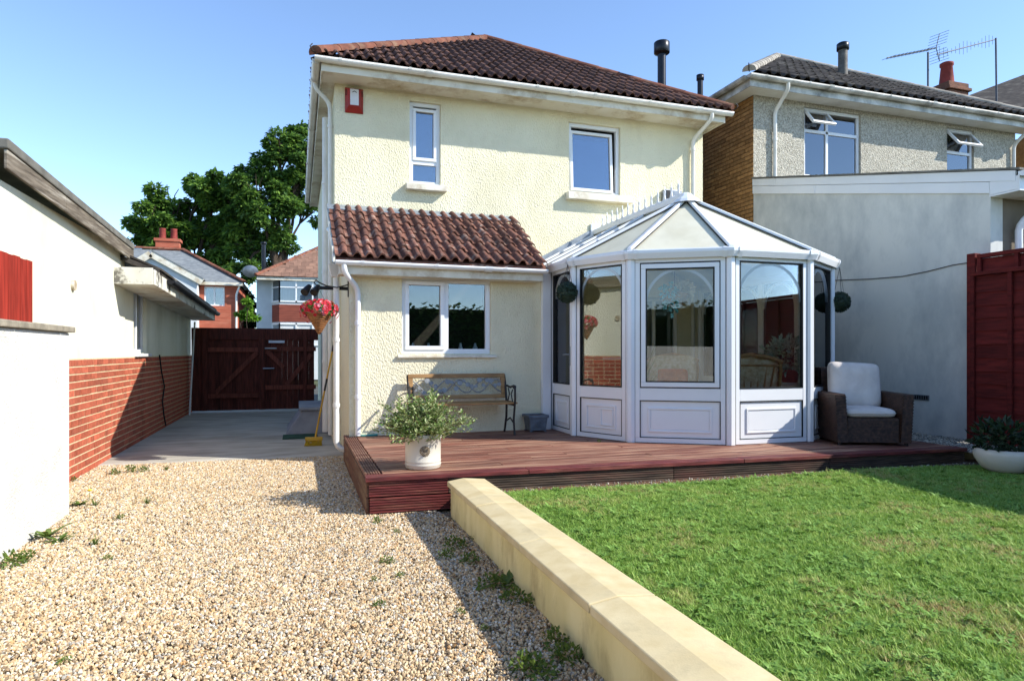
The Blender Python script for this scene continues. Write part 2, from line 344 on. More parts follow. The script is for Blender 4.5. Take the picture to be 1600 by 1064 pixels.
def fr(mb, x0, x1, z0, z1, y0, y1, t):   # rectangular frame in the XZ plane
    mb.box(x0, x1, y0, y1, z0, z0 + t); mb.box(x0, x1, y0, y1, z1 - t, z1)
    mb.box(x0, x0 + t, y0, y1, z0 + t, z1 - t); mb.box(x1 - t, x1, y0, y1, z0 + t, z1 - t)

# =================================================================== THE SETTING
def sheet(name, pts, mat, z=None):
    return MB().poly([(p[0], p[1], z if z is not None else p[2]) for p in pts]).build(name, mat, kind='structure')
def rect(x0, x1, y0, y1): return [(x0, y0), (x1, y0), (x1, y1), (x0, y1)]
sheet('ground', rect(-500, 500, -500, 700), 'ground_far', -.06)
sheet('gravel_drive', rect(-2.6, 1.35, -14, 8.95), 'gravel_base', -.012)
mb = MB(); ed = []
for i in range(29):
    t = i / 28; ed.append((-2.3 + 2.92 * t, 8.88 - .13 * t + rnd.uniform(-.025, .025), .014))
mb.slab(ed + [(.62, 16.2, .014), (-2.3, 16.2, .014)], (0, 0, -.05))
mb.build('concrete_path', 'concrete', kind='structure', bev=.008)
sheet('street', rect(-60, 60, 16.5, 27), 'asphalt', -.02)
# lawn with gentle undulation
mb = MB(); NX, NY = 26, 56
def shr(x, y): return y - .05 * (x - 1.5) * max(0, y / 5.17)
def lz(x, y): return .165 + .012 * math.sin(x * 1.7 + y) + .010 * math.sin(y * 2.3 - x * .8)
for j in range(NY + 1):
    for i in range(NX + 1):
        x = 1.42 + (7.5 - 1.42) * i / NX; y = -14 + (5.17 + 14) * j / NY; y = shr(x, y); mb.v.append((x, y, lz(x, y)))
mb.f = [(j * (NX + 1) + i, j * (NX + 1) + i + 1, (j + 1) * (NX + 1) + i + 1, (j + 1) * (NX + 1) + i) for j in range(NY) for i in range(NX)]
mb.s = [True] * len(mb.f); mb.mi = [0] * len(mb.f)
mb.build('lawn', 'lawn_base', kind='structure')
sheet('border_soil', [(1.3, 5.0), (7.5, 4.7), (7.5, 5.3), (1.3, 5.6)], 'soil', .155)
MB().bar((1.5, 5.19, .136), (5.4, 5.00, .136), .045, .07).build('edging_kerb', 'concrete', kind='structure', bev=.006)
sheet('side_gravel', rect(6.86, 7.8, 4.95, 10.5), 'soil', .27)

def scatter(name, pts, z, density, meshes, smin, smax, mat=None, seed=0, flat=0.0, label=None, cat=None, zfun=None, tilt=None):
    """instances spread over a patch of ground by geometry nodes (one uncountable mass)"""
    col = bpy.data.collections.new(name + '_source')
    for me in meshes:
        col.objects.link(bpy.data.objects.new(me.name, me))
    if zfun:
        (x0, y0), (x1, y1) = pts[0], pts[2]; m = MB(); k = 24
        for j in range(k + 1):
            for i in range(k + 1):
                x = x0 + (x1 - x0) * i / k; y = y0 + (y1 - y0) * j / k; y = shr(x, y); m.v.append((x, y, zfun(x, y)))
        m.f = [(j * (k + 1) + i, j * (k + 1) + i + 1, (j + 1) * (k + 1) + i + 1, (j + 1) * (k + 1) + i) for j in range(k) for i in range(k)]
        m.s = [False] * len(m.f); m.mi = [0] * len(m.f)
    else: m = MB().poly([(p[0], p[1], z) for p in pts])
    ob = bpy.data.objects.new(name, m.mesh(name, mat)); C.objects.link(ob); WL[ob.name] = Vector((0, 0, 0))
    tag(ob, label, cat, None, 'stuff')
    g = bpy.data.node_groups.new(name, 'GeometryNodeTree')
    g.interface.new_socket('Geometry', in_out='INPUT', socket_type='NodeSocketGeometry')
    g.interface.new_socket('Geometry', in_out='OUTPUT', socket_type='NodeSocketGeometry')
    N = g.nodes.new; L = g.links.new
    gi = N('NodeGroupInput'); go = N('NodeGroupOutput')
    d = N('GeometryNodeDistributePointsOnFaces'); d.inputs['Density'].default_value = density; d.inputs['Seed'].default_value = seed
    ci = N('GeometryNodeCollectionInfo'); ci.inputs[0].default_value = col; ci.inputs[1].default_value = True; ci.inputs[2].default_value = True
    ip = N('GeometryNodeInstanceOnPoints'); ip.inputs['Pick Instance'].default_value = True
    rv = N('FunctionNodeRandomValue'); rv.data_type = 'FLOAT_VECTOR'
    t = math.pi if tilt is None else tilt
    rv.inputs[0].default_value = (-t, -t, -math.pi); rv.inputs[1].default_value = (t, t, math.pi)
    rs = N('FunctionNodeRandomValue'); rs.data_type = 'FLOAT'; rs.inputs[2].default_value = smin; rs.inputs[3].default_value = smax
    L(gi.outputs[0], d.inputs[0]); L(d.outputs[0], ip.inputs[0]); L(ci.outputs[0], ip.inputs['Instance'])
    L(rv.outputs[0], ip.inputs['Rotation']); L(rs.outputs[1], ip.inputs['Scale']); L(ip.outputs[0], go.inputs[0])
    md = ob.modifiers.new('scatter', 'NODES'); md.node_group = g
    return ob
def stone(i, mat):
    r = random.Random(i); bm = bmesh.new(); bmesh.ops.create_icosphere(bm, subdivisions=1, radius=1)
    sx, sy, sz = r.uniform(.8, 1.25), r.uniform(.65, 1), r.uniform(.45, .7)
    for v in bm.verts:
        k = r.uniform(.78, 1.18); v.co = Vector((v.co.x * sx, v.co.y * sy, v.co.z * sz)) * k
    me = bpy.data.meshes.new('pebble'); bm.to_mesh(me); bm.free(); me.materials.append(MATS[mat])
    for p in me.polygons: p.use_smooth = False
    return me
peb = [stone(i, 'pebble') for i in range(6)]
pebg = [stone(i + 20, 'pebble_grey') for i in range(4)]
scatter('gravel', [(-2.3, 1.6), (1.2, 1.6), (1.2, 5.0), (-2.3, 5.0)], .002, 8800, peb, .0042, .0122, 'gravel_base', 1, label='loose honey coloured gravel on the drive', cat='gravel')
scatter('gravel', [(-2.3, 5.0), (1.2, 5.0), (.6, 8.73), (-2.3, 8.87)], .002, 6300, peb, .0048, .0135, 'gravel_base', 2, label='loose honey coloured gravel towards the concrete path', cat='gravel')
scatter('side_pebbles', rect(6.88, 7.75, 5.0, 8.6), .275, 2600, pebg, .010, .02, 'soil', 3, label='grey pebbles between decking and white neighbouring wall', cat='gravel')
scatter('border_chippings', [(1.5, 5.21), (7.4, 4.92), (7.4, 5.13), (1.5, 5.42)], .157, 500, pebg, .005, .012, 'soil', 5, label='brown soil and chippings along the decking foot', cat='soil')
def tuft(i):
    r = random.Random(i); m = MB()
    for k in range(15):
        a = r.uniform(0, 2 * math.pi); b = r.uniform(0, 2 * math.pi); rad = r.uniform(0, .02); h = r.uniform(.014, .034); le = r.uniform(.2, .9) * h
        c = Vector((math.cos(a) * rad, math.sin(a) * rad, -.004)); d = Vector((math.cos(b), math.sin(b), 0)); sd = Vector((-d.y, d.x, 0)) * r.uniform(.0011, .002)
        p1 = c + d * le * .35 + Vector((0, 0, h * .62)); p2 = c + d * le + Vector((0, 0, h))
        m.add([c - sd, c + sd, p1 + sd * .9, p1 - sd * .9, p2], [(0, 1, 2, 3), (3, 2, 4)])
    me = m.mesh('grass_tuft', 'grass'); return me
tf = [tuft(i) for i in range(5)]
def clover(i):
    r = random.Random(i); m = MB()
    for k in range(9):
        a = r.uniform(0, 6.28); rad = r.uniform(.0, .03); c = Vector((math.cos(a) * rad, math.sin(a) * rad, r.uniform(.012, .026)))
        for j in range(3): b = a + j * 2.09; m.leaf(c, (math.cos(b), math.sin(b), .15), (0, 0, 1), .012, .011)
    for k in range(5): a = r.uniform(0, 6.28); m.leaf((0, 0, .004), (math.cos(a), math.sin(a), .7), (0, 0, 1), r.uniform(.035, .06), .009)
    return m.mesh('clover', 'clover')
scatter('clover', rect(1.47, 7.45, 1.0, 5.17), 0, 170, [clover(i) for i in range(3)], .8, 1.5, 'lawn_base', 14, label='darker clover and broad leaved patches through the lawn', cat='clover', zfun=lz, tilt=.25)
scatter('edge_grass', rect(1.475, 1.56, 1.0, 5.17), 0, 1500, tf, 1.4, 2.4, 'lawn_base', 15, label='longer ragged grass along the low wall', cat='grass', zfun=lz, tilt=.4)
def litter(i):
    r = random.Random(i); m = MB(); m.leaf((0, 0, 0), (1, 0, .1), (0, 0, 1), 1.0, .5); return m.mesh('dead_leaf', 'dead_leaf')
scatter('leaf_litter', [(-2.2, 1.6), (1.15, 1.6), (.6, 8.6), (-2.2, 8.8)], .014, 26, [litter(1)], .012, .034, 'gravel_base', 16, label='scattered dead leaf bits on the gravel', cat='leaf litter', tilt=.5)
scatter('leaf_litter', [(.6, 1.6), (1.19, 1.6), (1.19, 5.3), (.85, 5.3)], .014, 170, [litter(2)], .012, .034, 'gravel_base', 17, label='dead leaf bits gathered along the low cream wall', cat='leaf litter', tilt=.5)
scatter('grass', rect(1.47, 7.45, 1.0, 5.17), 0, 3600, tf, .75, 1.6, 'lawn_base', 4, label='short mown lawn grass with dry patches', cat='grass', zfun=lz, tilt=.25)

# =================================================================== LOW GARDEN WALL
t = thing('garden_wall', (1.33, 2, 0), 'low cream rendered wall with stone coping between gravel and lawn', 'wall')
mb = MB(); mb.box(1.195, 1.455, -12, 5.25, -.02, .245); mb.build('wall_face', 'cream_plain', t, bev=.004)
cw = MB()   # saddleback coping stone, one unit long in Y
pr = [(1.165, .0), (1.165, .042), (1.30, .062), (1.485, .045), (1.485, .0)]
cw.slab([(x, 0, z) for x, z in pr][::-1], (0, .908, 0))
cme = cw.mesh('coping_stone', 'coping')
y = 5.262
for k in range(14):
    y -= .918
    o = inst('coping_stone', cme, Matrix.Translation((rnd.uniform(-.003, .003), y, .246 + rnd.uniform(0, .003))) @ Matrix.Rotation(R(rnd.uniform(-.12, .12)), 4, 'Z'), t)
    b = o.modifiers.new('bevel', 'BEVEL'); b.width = .006; b.segments = 2

# =================================================================== DECKING
dk = thing('timber_decking', (3.5, 6.5, .15), 'raised red-brown stained timber decking with grooved front boards', 'decking')
DS = -.05
ang = math.atan(DS)
def dy(x): return DS * (x - .55)
bw = .14
def board_mesh(name, L, width, th, grooves, mat):
    m = MB(); prf = []
    if grooves:
        n = grooves; p = width / n
        for i in range(n):
            x = -width / 2 + i * p
            prf += [(x + .06 * p, -.011), (x + .26 * p, 0), (x + .74 * p, 0), (x + .94 * p, -.011)]
    else: prf = [(-width / 2, -.004), (-width / 2 + .005, 0), (width / 2 - .005, 0), (width / 2, -.004)]
    poly = [(-width / 2, -th)] + prf + [(width / 2, -th)]
    m.slab([(0, a, b) for a, b in poly], (L, 0, 0))
    return m.mesh(name, mat)
bms = {}
def place_board(L, x, yy, z, mat='deck_wood', width=bw, grooves=0, th=.028, rot=Matrix.Identity(4), name='deck_board', par=None):
    key = (round(L, 2), mat, width, grooves)
    if key not in bms: bms[key] = board_mesh(name, L, width, th, grooves, mat)
    return inst(name, bms[key], Matrix.Translation((x, yy, z)) @ rot, par or dk)
rz = Matrix.Rotation(ang, 4, 'Z')
ZT = .317
row = 0; y = 5.47 + .146 + .072
while y < 8.5:
    x = .69; cuts = [[2.6, 5.0], [1.8, 4.4], [3.3, 5.6], [2.2, 4.9]][row % 4]
    for c in cuts + [6.85]:
        c += rnd.uniform(-.1, .1) if c < 6.8 else 0
        place_board(c - x - .004, x, y + dy(x), ZT + rnd.uniform(-.0015, .0015), rot=rz @ Matrix.Rotation(R(rnd.uniform(-.25, .25)), 4, 'X'))
        x = c
    y += .146; row += 1
# front nosing board, in lengths, and grooved border along the drive
for a, b in ((.535, 1.93), (1.935, 4.1), (4.105, 6.86)):
    place_board(b - a, a, 5.47 + .06 + dy(a), ZT + .001, 'deck_edge', .15, 0, .034, rz)
ry = Matrix.Rotation(R(90), 4, 'Z')
place_board(2.75, .61, 5.625, ZT + .001, 'deck_wood', .135, 6, rot=ry)
# front fascia boards: two grooved boards down to the drive, the lawn side shows the upper one
fx = rz @ Matrix.Rotation(R(90), 4, 'X')
def fascia(a, b, zc, mat, wd=.13):
    place_board(b - a, a, 5.475 + dy(a), zc, mat, wd, 6, .026, fx, 'fascia_board')
fascia(.56, 1.22, .215, 'deck_edge'); fascia(.565, 1.7, .078, 'deck_edge')
fascia(1.225, 3.35, .215, 'deck_worn'); fascia(3.355, 5.1, .215, 'deck_worn'); fascia(5.105, 6.84, .215, 'deck_worn')
sx = Matrix.Rotation(R(90), 4, 'Z') @ Matrix.Rotation(R(90), 4, 'X') @ Matrix.Rotation(R(180), 4, 'Y')
for zc, yy in ((.215, 5.49), (.077, 5.5)):
    m = MB().box(.538, .562, yy, 8.30, zc - .066, zc + .066); m.build('side_board', 'deck_side', dk, bev=.004)
MB().box(6.83, 6.85, 5.2, 8.2, .0, .28).build('side_board', 'deck_worn', dk, bev=.004)
MB().box(.60, 6.8, 5.56, 8.2, .0, .2).build('joist_frame', 'black', dk)

# =================================================================== MAIN HOUSE
W = 9.8; XL, XR = .512, 6.735; YB = 18.0; ZS = 5.22
hs = thing('rendered_house', (3.6, 13, 0), 'cream roughcast two-storey house with brown tiled hipped roof', 'house')
PW = lambda u, v, d: (u, W + d, v)
w1 = (1.60, 2.075, 3.88, 5.13); w2 = (4.20, 5.13, 3.95, 5.10)
iw = (3.72, 4.25, .95, 2.12); idr = (5.35, 6.25, .32, 2.28)
mb = MB(); holewall(mb, PW, XL, XR, 0, ZS + .1, [w1, w2, iw, idr], .13)
PL = lambda u, v, d: (XL + d, YB - u + W, v)
holewall(mb, PL, W, YB, 0, ZS + .1, [], .12)
mb.poly([(XR, W, 0), (XR, YB, 0), (XR, YB, ZS + .1), (XR, W, ZS + .1)]); mb.poly([(XR, YB, 0), (XL, YB, 0), (XL, YB, ZS + .1), (XR, YB, ZS + .1)])
mb.build('wall', 'cream_render', hs)
mb = MB().box(XL + .14, XR - .14, W + 2.6, W + 2.7, 0, 5.2); mb.box(XL + .14, XR - .14, W + .14, W + 2.6, 2.62, 2.75); mb.box(XL + .14, XR - .14, W + .14, W + 2.6, 5.2, 5.25)
mb.box(3.3, 3.4, W + .14, W + 2.6, 2.75, 5.2); mb.box(XL + .14, XR - .14, W + .14, W + 2.6, .0, .1)
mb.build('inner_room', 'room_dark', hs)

def window(parent, x0, x1, z0, z1, y, mull=(), trans=(), fw=.06, dep=.07, mat='upvc', gl='glass', sill=None, sash=(), back=None, name='window'):
    """frame in the XZ plane facing -Y; mull / trans are bar positions; sash = list of extra opening frames (x0,x1,z0,z1)"""
    m = MB(); fr(m, x0, x1, z0, z1, y, y + dep, fw)
    for a in mull: m.box(a - fw / 2, a + fw / 2, y + .004, y + dep - .004, z0 + fw, z1 - fw)
    for (a, b, c) in trans: m.box(a, b, y + .004, y + dep - .004, c - fw / 2, c + fw / 2)
    o = m.build(name, mat, parent, bev=.006)
    for (a, b, c, d) in sash:
        m = MB(); fr(m, a, b, c, d, y - .016, y + dep - .02, fw * .8); m.build('sash', mat, o, bev=.006)
    if not gl: return o
    m = MB(); s = MB()
    m.box(x0 + fw * .7, x1 - fw * .7, y + .028, y + .034, z0 + fw * .7, z1 - fw * .7); m.build('pane', gl, o)
    if back:
        m = MB().poly([(x0, y + dep + .06, z0), (x1, y + dep + .06, z0), (x1, y + dep + .06, z1), (x0, y + dep + .06, z1)]); m.build('blind', back, o)
    if sill:
        a, b, c, d, pr_ = sill
        m = MB(); m.hexa([(a, y - pr_, c), (b, y - pr_, c), (b, y + .05, c), (a, y + .05, c)], [(a, y - pr_, d - .02), (b, y - pr_, d - .02), (b, y + .05, d), (a, y + .05, d)])
        m.build('sill', 'white_paint', o, bev=.006)
    return o
yw = W + .05
o = window(hs, w1[0], w1[1], w1[2], w1[3], yw, trans=[(w1[0] + .06, w1[1] - .06, 4.22)], sill=(1.535, 2.15, 3.775, 3.885, .17), sash=[(1.655, 2.02, 4.25, 5.04)], gl='glass_up', back='blind')
o = window(hs, w2[0], w2[1], w2[2], w2[3], yw, gl=None)
m = MB().hexa([(4.14, yw - .18, 3.82), (5.30, yw - .18, 3.82), (5.30, yw + .05, 3.82), (4.14, yw + .05, 3.82)], [(4.14, yw - .18, 3.935), (5.30, yw - .18, 3.935), (5.30, yw + .05, 3.955), (4.14, yw + .05, 3.955)]); m.build('sill', 'white_paint', o, bev=.006)
# the tilted sash of the larger window
m = MB(); T = R(5)
def tl(x, z, d): z_ = z - 3.98; return (x, yw - .012 + d + z_ * math.sin(T) * .6, 3.98 + z_ * math.cos(T))
for a, b, c, d in ((4.235, 5.005, 3.99, 4.04), (4.235, 5.005, 4.94, 4.99), (4.235, 4.285, 4.04, 4.94), (4.955, 5.005, 4.04, 4.94)):
    m.hexa([tl(a, c, -.03), tl(b, c, -.03), tl(b, c, .02), tl(a, c, .02)], [tl(a, d, -.03), tl(b, d, -.03), tl(b, d, .02), tl(a, d, .02)])
m.build('sash', 'upvc', o, bev=.006)
MB().hexa([tl(4.28, 4.035, -.004), tl(4.96, 4.035, -.004), tl(4.96, 4.035, .002), tl(4.28, 4.035, .002)], [tl(4.28, 4.945, -.004), tl(4.96, 4.945, -.004), tl(4.96, 4.945, .002), tl(4.28, 4.945, .002)]).build('pane', 'glass_up', o)
MB().poly([tl(4.25, 4.0, .03), tl(4.99, 4.0, .03), tl(4.99, 4.86, .03), tl(4.25, 4.86, .03)]).build('blind', 'blind', o)
window(hs, iw[0], iw[1], iw[2], iw[3], yw, sill=(3.68, 4.29, .88, .95, .08))
window(hs, idr[0], idr[1], idr[2], idr[3], yw, mull=(5.8,), trans=[(5.41, 6.19, .95)], name='inner_door')

# eaves: soffit, fascia, gutter
EY = W - .50; EXL, EXR = .25, 6.93; EYB = YB + .3
mb = MB(); mb.box(EXL + .08, EXR - .08, EY + .07, W + .01, ZS + .03, ZS + .05); mb.box(EXL + .08, XL + .01, W + .01, EYB, ZS + .03, ZS + .05); mb.box(XR, EXR - .08, W + .01, EYB, ZS + .03, ZS + .05)
mb.build('soffit', 'white_paint', hs)
mb = MB(); mb.box(EXL + .06, EXR - .06, EY + .05, EY + .072, ZS, ZS + .2); mb.box(EXL + .06, EXL + .082, EY + .075, EYB, ZS, ZS + .2); mb.box(EXR - .082, EXR - .06, EY + .075, EYB, ZS, ZS + .2)
mb.build('fascia', 'white_paint', hs, bev=.004)
ZG = ZS + .155
def gutter(parent, a, b, mat, r=.06, joints=4, brackets=6, name='gutter'):
    a = Vector(a); b = Vector(b); d = (b - a).normalized(); sd = d.cross(Vector((0, 0, 1))).normalized(); m = MB(); n = 9; vs = []
    for p in (a, b):
        for rr in (r, r - .006):
            for j in range(n):
                t = math.pi * j / (n - 1); vs.append(p + sd * math.cos(t) * rr - Vector((0, 0, 1)) * math.sin(t) * rr)
    f = []
    for j in range(n - 1): f += [(j, j + 1, 2 * n + j + 1, 2 * n + j), (n + j, 3 * n + j, 3 * n + j + 1, n + j + 1)]
    for k in (0, n - 1): f += [(k, 2 * n + k, 3 * n + k, n + k)]
    m.add(vs, f, True)
    for e in (0, 2 * n): m.add(vs[e:e + n], [tuple(range(n))])
    o = m.build(name, mat, parent); L = (b - a).length
    for i in range(joints + brackets):
        big = i < joints; x = L * ((i + .7) / joints if big else (i - joints + .35) / brackets)
        if x > L - .1: continue
        c = a + d * x; wd = .05 if big else .018; vs = []
        for p in (c - d * wd, c + d * wd):
            for j in range(n):
                t = math.pi * j / (n - 1); vs.append(p + sd * math.cos(t) * (r + (.013 if big else .009)) - Vector((0, 0, 1)) * math.sin(t) * (r + (.013 if big else .009)) + Vector((0, 0, .004)))
        MB().add(vs, [(j, j + 1, n + j + 1, n + j) for j in range(n - 1)]).build('gutter_joint' if big else 'gutter_clip', mat, o)
    return o
gutter(hs, (EXL - .03, EY - .015, ZG), (EXR + .03, EY - .015, ZG), 'white_gutter', joints=3, brackets=7)
gutter(hs, (EXL - .005, EYB, ZG), (EXL - .005, EY + .06, ZG), 'white_gutter', joints=4, brackets=8)
def pipe(parent, pts, mat='white_gutter', r=.034, clips=(), name='downpipe', sub=True):
    # rounded corners
    P = [Vector(p) for p in pts]; q = [P[0]]
    for i in range(1, len(P) - 1):
        a = (P[i - 1] - P[i]); b = (P[i + 1] - P[i]); k = min(.07, a.length * .45, b.length * .45); a.normalize(); b.normalize()
        q += [P[i] + a * k, P[i] + (a + b) * k * .32, P[i] + b * k]
    q.append(P[-1])
    o = MB().tube(q, r, 12).build(name, mat, parent)
    for c in clips: MB().tube([Vector(c) - Vector((0, 0, .022)), Vector(c) + Vector((0, 0, .022))], r + .009, 12).build('pipe_clip', mat, o)
    return o
# right-hand downpipe off the front gutter
pipe(hs, [(6.56, EY - .015, ZG - .03), (6.56, EY - .015, ZG - .14), (6.50, W - .055, ZG - .36), (6.50, W - .055, .35)], clips=[(6.50, W - .055, z) for z in (4.85, 3.6, 2.4)])
# left side: soil stack and downpipe
pipe(hs, [(XL - .09, 10.65, 5.02), (XL - .09, 10.65, .1)], r=.055, clips=[(XL - .09, 10.65, z) for z in (4.0, 2.6, 1.2)], name='soil_stack')
pipe(hs, [(EXL - .005, 10.05, ZG - .03), (EXL, 10.05, ZG - .13), (XL - .05, 10.05, ZG - .34), (XL - .05, 10.05, .12)], clips=[(XL - .05, 10.05, z) for z in (4.7, 3.4, 2.2, 1.1)])

# ---- roof
PT = math.tan(R(33.5)); ZE = ZG + .03
AX = (EXL + EXR) / 2; AY = EY + (EXR - EXL) / 2; AZ_ = ZE + (AX - EXL) * PT
rf = MB()
a, b, c_, d_ = (EXL, EY, ZE), (EXR, EY, ZE), (EXR, EYB, ZE), (EXL, EYB, ZE); p = (AX, AY, AZ_); q = (AX, EYB - 2, AZ_)
sh = .03
rf.add([(v[0], v[1], v[2] - sh) for v in (a, b, c_, d_, p, q)], [(0, 1, 4), (1, 2, 5, 4), (2, 3, 5), (3, 0, 4, 5)])
roof = rf.build('roof', 'tile_brown', hs)
def tile_profile():
    return [(0, .010), (.07, .001), (.36, 0), (.44, .018), (.54, .040), (.70, .051), (.86, .040), (.96, .016), (1.03, .0)]
def tile_mesh(L, mat, p=.15, th=.02):
    m = MB(); pr = tile_profile(); n = len(pr); vs = []
    for yv, dz in ((0, .026), (L, 0)):
        vs += [(x * p, yv, z + dz) for x, z in pr]
    vs += [(x * p, 0, z + .026 - th) for x, z in pr]
    m.add(vs, [(j, j + 1, n + j + 1, n + j) for j in range(n - 1)], True)
    m.add(vs, [(2 * n + j, 2 * n + j + 1, j + 1, j) for j in range(n - 1)])
    return m.mesh('tile', mat)
def tiles_on(parent, O, ux, uy, width, rows, gauge, pitch, inside, tme, keep, rest_mat, rest_name='tiles', xs=None, row0=0):
    """lay tiles from eaves up: O eaves origin, ux along eaves, uy up the slope; first `keep` are own objects, others one mass"""
    ux = Vector(ux); uy = Vector(uy); nz = ux.cross(uy); k = 0; rest = MB(); pvs = [v.co.copy() for v in tme.vertices]; pf = [tuple(p.vertices) for p in tme.polygons]
    cols = int(round(width / pitch))
    for r in range(row0, rows):
        for c in range(cols):
            x = c * pitch; yv = r * gauge
            if inside and not inside(x + pitch / 2, yv + gauge * .5): continue
            sx = 1.0
            if xs: x, sx = xs(c, r)
            o = Vector(O) + ux * (x + rnd.uniform(-.004, .004)) + uy * (yv + rnd.uniform(-.012, .010)) + nz * rnd.uniform(0, .009)
            m4 = frame4(o, ux * sx, uy, nz) @ Matrix.Rotation(R(rnd.uniform(-1.6, 1.6)), 4, 'Z')
            if k < keep: inst('tile', tme, m4, parent); k += 1
            else: rest.add([m4 @ v for v in pvs], pf, False)
    if rest.v:
        o = rest.build(rest_name, rest_mat, parent); tag(o, kind='stuff')
        if rest_mat in ('tile_brown', 'tile_grey'): o.data.polygons.foreach_set('use_smooth', [len(f.vertices) == 4 for f in o.data.polygons])
cs, sn = math.cos(R(33.5)), math.sin(R(33.5))
SL = (AY - EY) / cs; WD = EXR - EXL
tm_b = tile_mesh(.37, 'tile_brown')
tiles_on(roof, (EXL, EY - .03, ZE + .0), (1, 0, 0), (0, cs, sn), WD, 14, .305, .1516, lambda x, y: min(x, WD - x) > (y + .05) * cs + (.04 if y > .2 else -.16), tm_b, 190, 'tile_brown')
tiles_on(roof, (EXR + .03, EY, ZE), (0, 1, 0), (-cs, 0, sn), 7.0, 14, .305, .1516, lambda x, y: x > (y + .05) * cs + .06 and x < 6.0, tm_b, 0, 'tile_brown')
tiles_on(roof, (EXL - .03, EY + 7.2, ZE), (0, -1, 0), (cs, 0, sn), 7.2, 14, .305, .1516, lambda x, y: 7.2 - x > (y + .05) * cs + .06, tm_b, 0, 'tile_brown')
def ridge_run(parent, a, b, mat, r=.115, L=.42, name='ridge_tile'):
    a = Vector(a); b = Vector(b); d = (b - a); n = max(1, int(d.length / L)); L = d.length / n; d.normalize(); sd = d.cross(Vector((0, 0, 1))).normalized(); up = sd.cross(d)
    m = MB(); k = 9; vs = []
    for yv, rr in ((0, r), (L * 1.06, r * .94)):
        for j in range(k):
            t = math.pi * (j / (k - 1) * 1.1 - .05); vs.append((math.cos(t) * rr, yv, math.sin(t) * rr * .8))
    m.add(vs, [(j, k + j, k + j + 1, j + 1) for j in range(k - 1)], True); m.add(vs[:k], [tuple(range(k))])
    me = m.mesh(name, mat)
    for i in range(n):
        inst(name, me, frame4(a + d * (L * i), sd, d, up) @ Matrix.Rotation(R(rnd.uniform(-2, 2)), 4, 'Y'), parent)
up = Vector((0, 0, .022))
ridge_run(roof, Vector((EXL - .02, EY - .02, ZE)) + up, Vector((AX, AY, AZ_)) + up, 'hip_tile')
ridge_run(roof, Vector((EXR + .02, EY - .02, ZE)) + up, Vector((AX, AY, AZ_)) + up, 'hip_tile')
ridge_run(roof, Vector((AX, AY + .05, AZ_)) + up, Vector((AX, EYB - 2, AZ_)) + up, 'hip_tile')
for xx, s_ in ((EXL, -1), (EXR, 1)):    # iron hip hooks
    MB().tube([(xx + s_ * .0, EY, ZE + .02), (xx + s_ * .06, EY - .06, ZE + .02), (xx + s_ * .09, EY - .09, ZE + .07), (xx + s_ * .06, EY - .06, ZE + .12)], .008, 6).build('hip_hook', 'iron', roof)

# ---- lean-to kitchen in front of the house wall
LY = 8.2; LXL, LXR = .60, 3.10; GZ = 2.42; LGY = 7.88; LT = 9.62; LTZ = 3.36
lt = hs
lw = (1.243, 2.405, 1.325, 2.297)
mb = MB(); PF = lambda u, v, d: (u, LY + d, v)
holewall(mb, PF, LXL, LXR + .1, 0, 2.36, [lw], .11)
mb.slab([(LXL, LY + .002, 0), (LXL, W, 0), (LXL, W, 3.32), (LXL, LY + .002, 2.36)], (.12, 0, 0))
mb.slab([(LXR, LY + .11, 0), (LXR, W, 0), (LXR, W, 3.3), (LXR, LY + .11, 2.36)], (.1, 0, 0))
mb.build('kitchen_wall', 'cream_render', hs)
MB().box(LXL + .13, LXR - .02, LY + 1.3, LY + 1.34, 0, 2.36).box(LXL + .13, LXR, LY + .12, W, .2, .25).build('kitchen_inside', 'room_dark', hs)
window(hs, lw[0], lw[1], lw[2], lw[3], LY + .035, mull=(1.815,), fw=.065, sash=[(1.285, 1.79, 1.375, 2.25)], sill=(1.185, 2.475, 1.275, 1.325, .075))
m = MB()
for i, x in enumerate((1.42, 1.62, 2.05, 2.25)):    # things on the kitchen window board
    m.lathe((x, LY + .22, 1.33), [(.0, 0), (.03, 0), (.035, .05 + .03 * (i % 2)), (.02, .1), (.012, .14), (0, .14)], 10)
m.build('window_board_jars', 'label_white', hs)
# fascia, gutter, downpipe
MB().box(.46, 3.04, LGY + .06, LGY + .085, 2.27, 2.43).box(.46, 3.04, LGY + .085, LY, 2.27, 2.29).build('kitchen_fascia', 'white_paint', hs, bev=.004)
gutter(hs, (.42, LGY, GZ), (3.07, LGY, GZ - .01), 'upvc', r=.052, joints=1, brackets=3, name='kitchen_gutter')
pipe(hs, [(.52, LGY, GZ - .03), (.52, LGY, GZ - .13), (.70, LY - .05, GZ - .30), (.70, LY - .05, .33)], mat='upvc', r=.033, clips=[(.70, LY - .05, 1.7), (.70, LY - .05, .8)])
# rainwater hopper at the corner
hp = Vector((.44, 8.25, 2.42))
m = MB(); m.hexa([hp + Vector((-.045, -.045, -.16)), hp + Vector((.045, -.045, -.16)), hp + Vector((.045, .045, -.16)), hp + Vector((-.045, .045, -.16))],
                 [hp + Vector((-.09, -.08, 0)), hp + Vector((.09, -.08, 0)), hp + Vector((.09, .08, 0)), hp + Vector((-.09, .08, 0))]); m.build('hopper', 'white_gutter', hs, bev=.006)
pipe(hs, [(.45, 8.25, 2.27), (.45, 8.25, .18), (.62, 8.22, .14)], r=.036, clips=[(.45, 8.25, 1.5), (.45, 8.25, .7)])
pipe(hs, [(.43, 9.7, 3.1), (.43, 9.0, 2.95), (.44, 8.35, 2.62), (.44, 8.27, 2.45)], r=.04, name='overflow_pipe')
